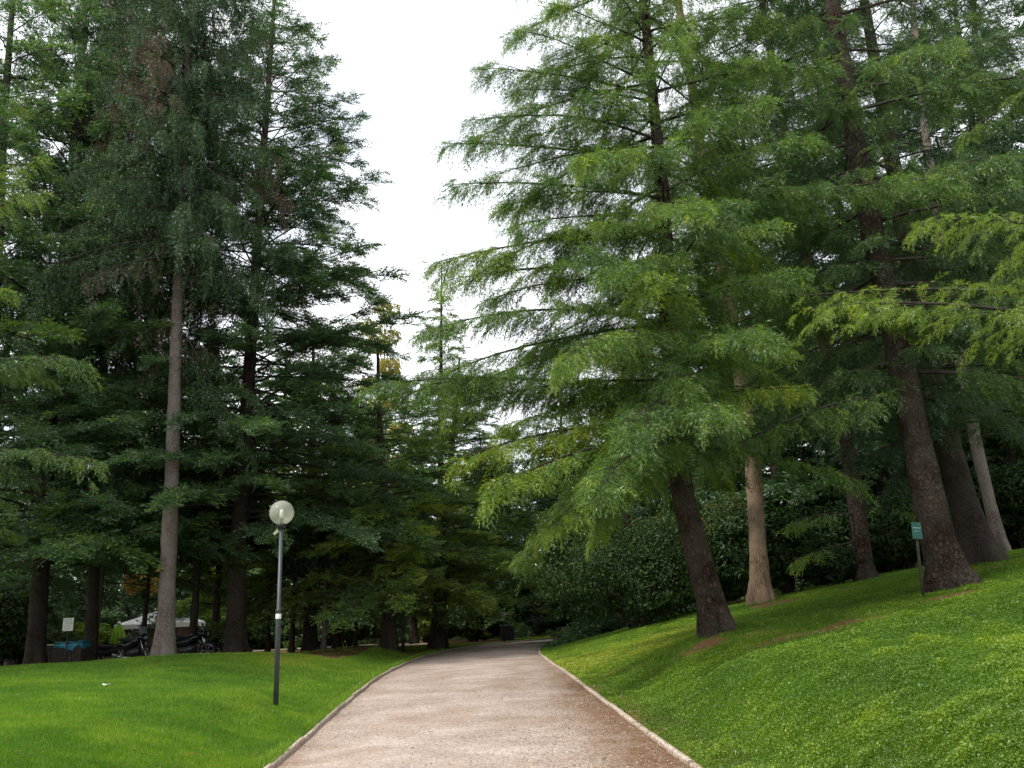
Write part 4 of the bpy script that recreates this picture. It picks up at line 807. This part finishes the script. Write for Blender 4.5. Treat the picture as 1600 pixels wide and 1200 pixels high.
# ------------------------------------------------------------------ terrace furniture behind the left lawn
K_MET = plain('black_paint', (.016, .018, .020), .25, .2, .1); K_TYR = plain('tyre_rubber', (.018, .018, .018), .85); K_CHR = plain('bare_metal', (.55, .56, .57), .25, .9, .05); K_GLS = plain('smoked_screen', (.25, .28, .30), .1, 0, .03)
def motorbike(label, base, rz, lean=.1, box=None):
    o = thing('motorbike', base, label, 'motorbike', 'motorbikes parked behind the left lawn'); o.rotation_euler = (lean, 0, rz)
    for x in (-.68, .70):
        a = Acc(); th = np.linspace(0, 2*PI, 29); a.tube([(x+.27*math.cos(t), 0, .31+.27*math.sin(t)) for t in th], .052, 8, cap=False); w_ = a.build('wheel', K_TYR, o, True)
        a = Acc(); a.tube([(x+.215*math.cos(t), 0, .31+.215*math.sin(t)) for t in th], .014, 6, cap=False)
        for k in range(6): a.tube([(x, 0, .31), (x+.1*math.cos(k*PI/3), 0, .31+.1*math.sin(k*PI/3)), (x+.21*math.cos(k*PI/3), 0, .31+.21*math.sin(k*PI/3))], .012, 5)
        a.tube([(x, -.06, .31), (x, 0, .31), (x, .06, .31)], .035, 10); a.build('rim', K_CHR, w_, True)
    def loft(name, secs, m_, n_=14):
        a = Acc(); R_ = [[(x, w2*math.cos(t), z+h2*math.sin(t)) for t in np.arange(n_)*2*PI/n_][::-1] for x, z, w2, h2 in secs]; a.rings(np.array(R_)); return a.build(name, m_, o, True)
    loft('body', [(-.80, .74, .03, .02), (-.6, .70, .12, .08), (-.3, .60, .15, .15), (0, .64, .17, .20), (.22, .78, .17, .15), (.40, .80, .12, .12), (.50, .74, .05, .05)], K_MET)
    loft('engine', [(-.28, .38, .10, .12), (-.1, .36, .17, .15), (.15, .40, .17, .16), (.34, .42, .10, .12)], plain('dark_engine_metal', (.07, .07, .07), .45, .6))
    loft('seat', [(-.78, .86, .09, .03), (-.55, .86, .14, .06), (-.25, .81, .15, .06), (.02, .80, .10, .04)], K_TYR)
    loft('front_fairing', [(.42, .86, .14, .12), (.54, .92, .17, .15), (.66, .88, .12, .12), (.74, .84, .05, .05)], K_MET)
    a = Acc(); a.lathe([(.085, 0), (.08, .02), (.02, .035)], (0, 0, 0), 16); h_ = a.build('headlight', K_GLS, o, True); h_.location = (.71, 0, .87); h_.rotation_euler = (0, PI/2, 0)
    a = Acc(); R_ = [[(.60-.10*q-.02*abs(y/.17)**2, y*(1-.2*q), 1.0+.26*q) for y in np.linspace(-.17, .17, 7)]+[(.61-.10*q-.02*abs(y/.17)**2, y*(1-.2*q), 1.0+.26*q) for y in np.linspace(.17, -.17, 7)] for q in (0, .5, 1)]; a.rings(np.array(R_)); a.build('windscreen', K_GLS, o, True)
    for sy in (-1, 1):
        a = Acc(); a.tube([(.50, sy*.085, .92), (.60, sy*.085, .6), (.70, sy*.085, .31)], .024, 8); a.build('fork', K_CHR, o, True)
        a = Acc(); a.tube([(.44, sy*.22, 1.02), (.42, sy*.27, 1.14), (.44, sy*.29, 1.18)], .008, 6); a.box((.43, sy*.31, 1.21), (.025, .11, .07), bev=.01); a.build('mirror', K_CHR, o)
    a = Acc(); a.tube([(.30, -.36, 1.0), (.40, -.30, 1.02), (.46, -.12, .99), (.46, .12, .99), (.40, .30, 1.02), (.30, .36, 1.0)], .016, 8); a.build('handlebar', K_MET, o, True)
    a = Acc(); a.tube([(.1, -.17, .25), (-.3, -.19, .24), (-.85, -.2, .36)], [.03, .045, .05], 10); a.build('exhaust', K_CHR, o, True)
    a = Acc(); a.tube([(-.1, .12, .3), (-.08, .3, .02)], .014, 6); a.build('side_stand', K_MET, o, True)
    a = Acc(); a.tube([(-.95, 0, .58), (-.85, 0, .68), (-.68, 0, .66), (-.5, 0, .56)], [.05, .06, .06, .05], 8); a.build('rear_mudguard', K_MET, o, True)
    if box: a = Acc(); a.box((-.82, 0, 1.02), (.36, .40, .28), bev=.05); a.build('top_box', box, o)
    return o
motorbike('dark motorbike with a pale top box beside the thin trunk near the bins', gp(176, 1044, 32), .35, .12, plain('pale_top_box', (.55, .56, .54), .4))
motorbike('dark motorbike between the gazebo trunk and the bare grey trunk', gp(208, 1042, 31), -.5, .1)
motorbike('dark motorbike just right of the bare grey trunk', gp(291, 1036, 30.5), .15, .1)
motorbike('dark motorbike turned away at the foot of the wide cedar trunk', gp(318, 1034, 32), 2.6, .1)

# gazebo: white canvas roof, brown side curtains
gb = gp(252, 1036, 45); GW, GH = 3.9, at(200, 978, 45)[2]-gb[2]
gz_ = thing('gazebo', gb, 'gazebo with white canvas roof and brown side walls behind the bare grey trunk', 'gazebo'); gz_.rotation_euler = (0, 0, .32)
K_CAN = plain('white_canvas', (.80, .80, .76), .8, 0, .05); K_CUR = plain('brown_curtain', (.19, .125, .10), .9, 0, .1); K_CUR_LIT = plain('lit_brown_curtain', (.36, .24, .19), .9, 0, .08)
n_ = 10; a = Acc()
def rect_ring(hw, z, sag=0): return [(hw*math.cos(t)/max(abs(math.cos(t)), abs(math.sin(t))), hw*math.sin(t)/max(abs(math.cos(t)), abs(math.sin(t))), z-sag*abs(math.sin(2*t))) for t in np.arange(32)*2*PI/32]
a.rings(np.array([rect_ring(GW/2+.18, GH-.22), rect_ring(GW/2+.18, GH), rect_ring(GW*.36, GH+.26), rect_ring(GW*.2, GH+.52), rect_ring(.04, GH+.78)])[:, ::1], tint=0); a.build('roof', K_CAN, gz_)
def curtain(name, x0, y0, x1, y1, m_):
    a = Acc(); k = 60; t = np.linspace(0, 1, k); nx, ny = -(y1-y0), (x1-x0); ln = math.hypot(nx, ny); nx /= ln; ny /= ln; wv = .05*np.sin(t*75)+.02*np.sin(t*31)
    x = x0+(x1-x0)*t+nx*wv; y = y0+(y1-y0)*t+ny*wv; out_ = [(p, q_) for p, q_ in zip(x, y)]+[(p+nx*.015, q_+ny*.015) for p, q_ in zip(x[::-1], y[::-1])]
    a.rings(np.array([[(p, q_, z) for p, q_ in out_] for z in (.02, GH*.5, GH-.05)]), cap=False); a.build(name, m_, gz_, True)
h_ = GW/2
curtain('side_wall', -h_, -h_, h_, -h_, K_CUR); curtain('side_wall', -h_, h_, -h_, -h_, K_CUR_LIT); curtain('side_wall', h_, -h_, h_, h_, K_CUR)  # left wall: same brown made lighter, its sunward side put into the colour
for sx in (-1, 1):
    for sy in (-1, 1): a = Acc(); a.box((sx*h_*.97, sy*h_*.97, GH/2), (.07, .07, GH), bev=.01); a.build('post', K_CAN, gz_)
# folded lime parasol
pbs = gp(181, 1034, 42); pa = thing('folded_parasol', pbs, 'folded lime green parasol left of the gazebo', 'parasol'); hq = at(181, 973, 42)[2]-pbs[2]
a = Acc(); th = np.arange(24); prof = [(.34, hq-1.0), (.32, hq-.7), (.22, hq-.35), (.06, hq-.06), (.03, hq)]
a.rings(np.array([[(r_*(1+.14*(-1)**i_)*math.cos(i_*PI/12), r_*(1+.14*(-1)**i_)*math.sin(i_*PI/12), z) for i_ in th] for r_, z in prof])); a.build('canopy', plain('lime_canvas', (.22, .42, .03), .7), pa)
a = Acc(); a.lathe([(.025, 0), (.025, hq-.3)], k=10); a.build('pole', K_POLE, pa, True)
a = Acc(); a.lathe([(.09, hq-.08), (.10, hq-.02), (.04, hq+.06), (.01, hq+.07)], k=14); a.build('cap', K_CAN, pa, True)
a = Acc(); a.lathe([(.3, 0), (.3, .05), (.1, .09)], k=18); a.build('base', K_BLK, pa, True)

# thin dark trunks that stand in and behind the terrace
def bare(label, px, py, Y, r_, hpx, seed, bk=B_BLK):
    b0 = gp(px, py, Y); dx = (px-600)*-.00002; o = thing('tree', b0, label, 'tree'); a = Acc(); H = hpx
    trunk_mesh(a, [b0, b0+[.05, 0, H*.5], b0+[0, .1, H]], r_, r_*.5, seed, .4, 14); rg = np.random.RandomState(seed)
    for _ in range(9):
        z = rg.uniform(1.8, H*.8); an = rg.rand()*6.28; e = np.array([math.cos(an), math.sin(an), .15]); c0 = b0+[0, 0, z]; ln = rg.uniform(.5, 1.6); a.tube([c0, c0+e*ln*.6, c0+e*ln+[0, 0, -.1]], [.03, .02, .006], 5)
    a.build('trunk', bk, o, True, b0); c = Acc()
    lb = [(rg.normal(0, .9), rg.normal(0, .9), rg.uniform(H*.55, H), 1.1, 1.1, .5) for _ in range(9)]
    V, T, Cc = leaf_mass(rg, lb, 9000, .10, .3); c.add(V, T, 0, Cc); c.build('crown', [M_FAR], o); return o
for k, (px, Y, r_, H, lab) in enumerate([(146, 30.5, .13, 6.5, 'thin brown trunk just right of the blue bagged bin'), (222, 33, .11, 7, 'thin dark trunk standing in front of the gazebo'), (300, 31, .15, 7.5, 'thin dark trunk behind the right set of chairs'),
        (334, 33, .16, 7, 'thin dark trunk left of the wide cedar trunk'), (418, 35, .10, 6, 'very thin trunk between the wide trunk and the lamp pole'), (456, 38, .12, 6, 'thin trunk just right of the lamp pole'), (506, 34, .10, 6, 'pale thin trunk right of the lamp, leftmost of the slim trio'),
        (527, 37, .17, 7, 'dark thin trunk right of the lamp in the slim trio'), (555, 36, .09, 6, 'slimmest straight trunk before the low tiered cedar'), (646, 45, .22, 8, 'reddish straight trunk just right of the thin black post'), (20, 34, .2, 8, 'dark trunk at the left edge behind the bins')]):
    bare(lab, px, 1010, Y, r_, H, 300+k, B_MID if k in (0, 6) else (B_DARK if k == 9 else B_BLK))
# pale fallen leaf on the lawn
c0 = gp(163, 1097, 15.2); a = Acc(); a.rings(np.array([[(.0, -.05, .0), (.06, -.01, .02), (.07, .03, .03), (0, .05, .01), (-.07, .02, .03), (-.06, -.02, .02)], [(.0, -.05, .004), (.06, -.01, .024), (.07, .03, .034), (0, .05, .014), (-.07, .02, .034), (-.06, -.02, .024)]]))
lf = a.build('fallen_leaf', plain('pale_dry_leaf', (.6, .62, .5), .7)); lf.location = c0+[0, 0, .045]; tag(lf, 'single pale fallen leaf on the left lawn', 'leaf')
# sandy terrace and track behind the left lawn
xs, yy2 = np.meshgrid(np.linspace(-22, -4.2, 50), np.linspace(42.5, 49, 12)); tm = plain('sandy_gravel', (.38, .30, .23), .95, 0, .2, .1, 3)
grid_ = grid_mesh('terrace', xs, yy2, ground(xs, yy2)+.03, xs*0, tm); tag(grid_, kind='structure')
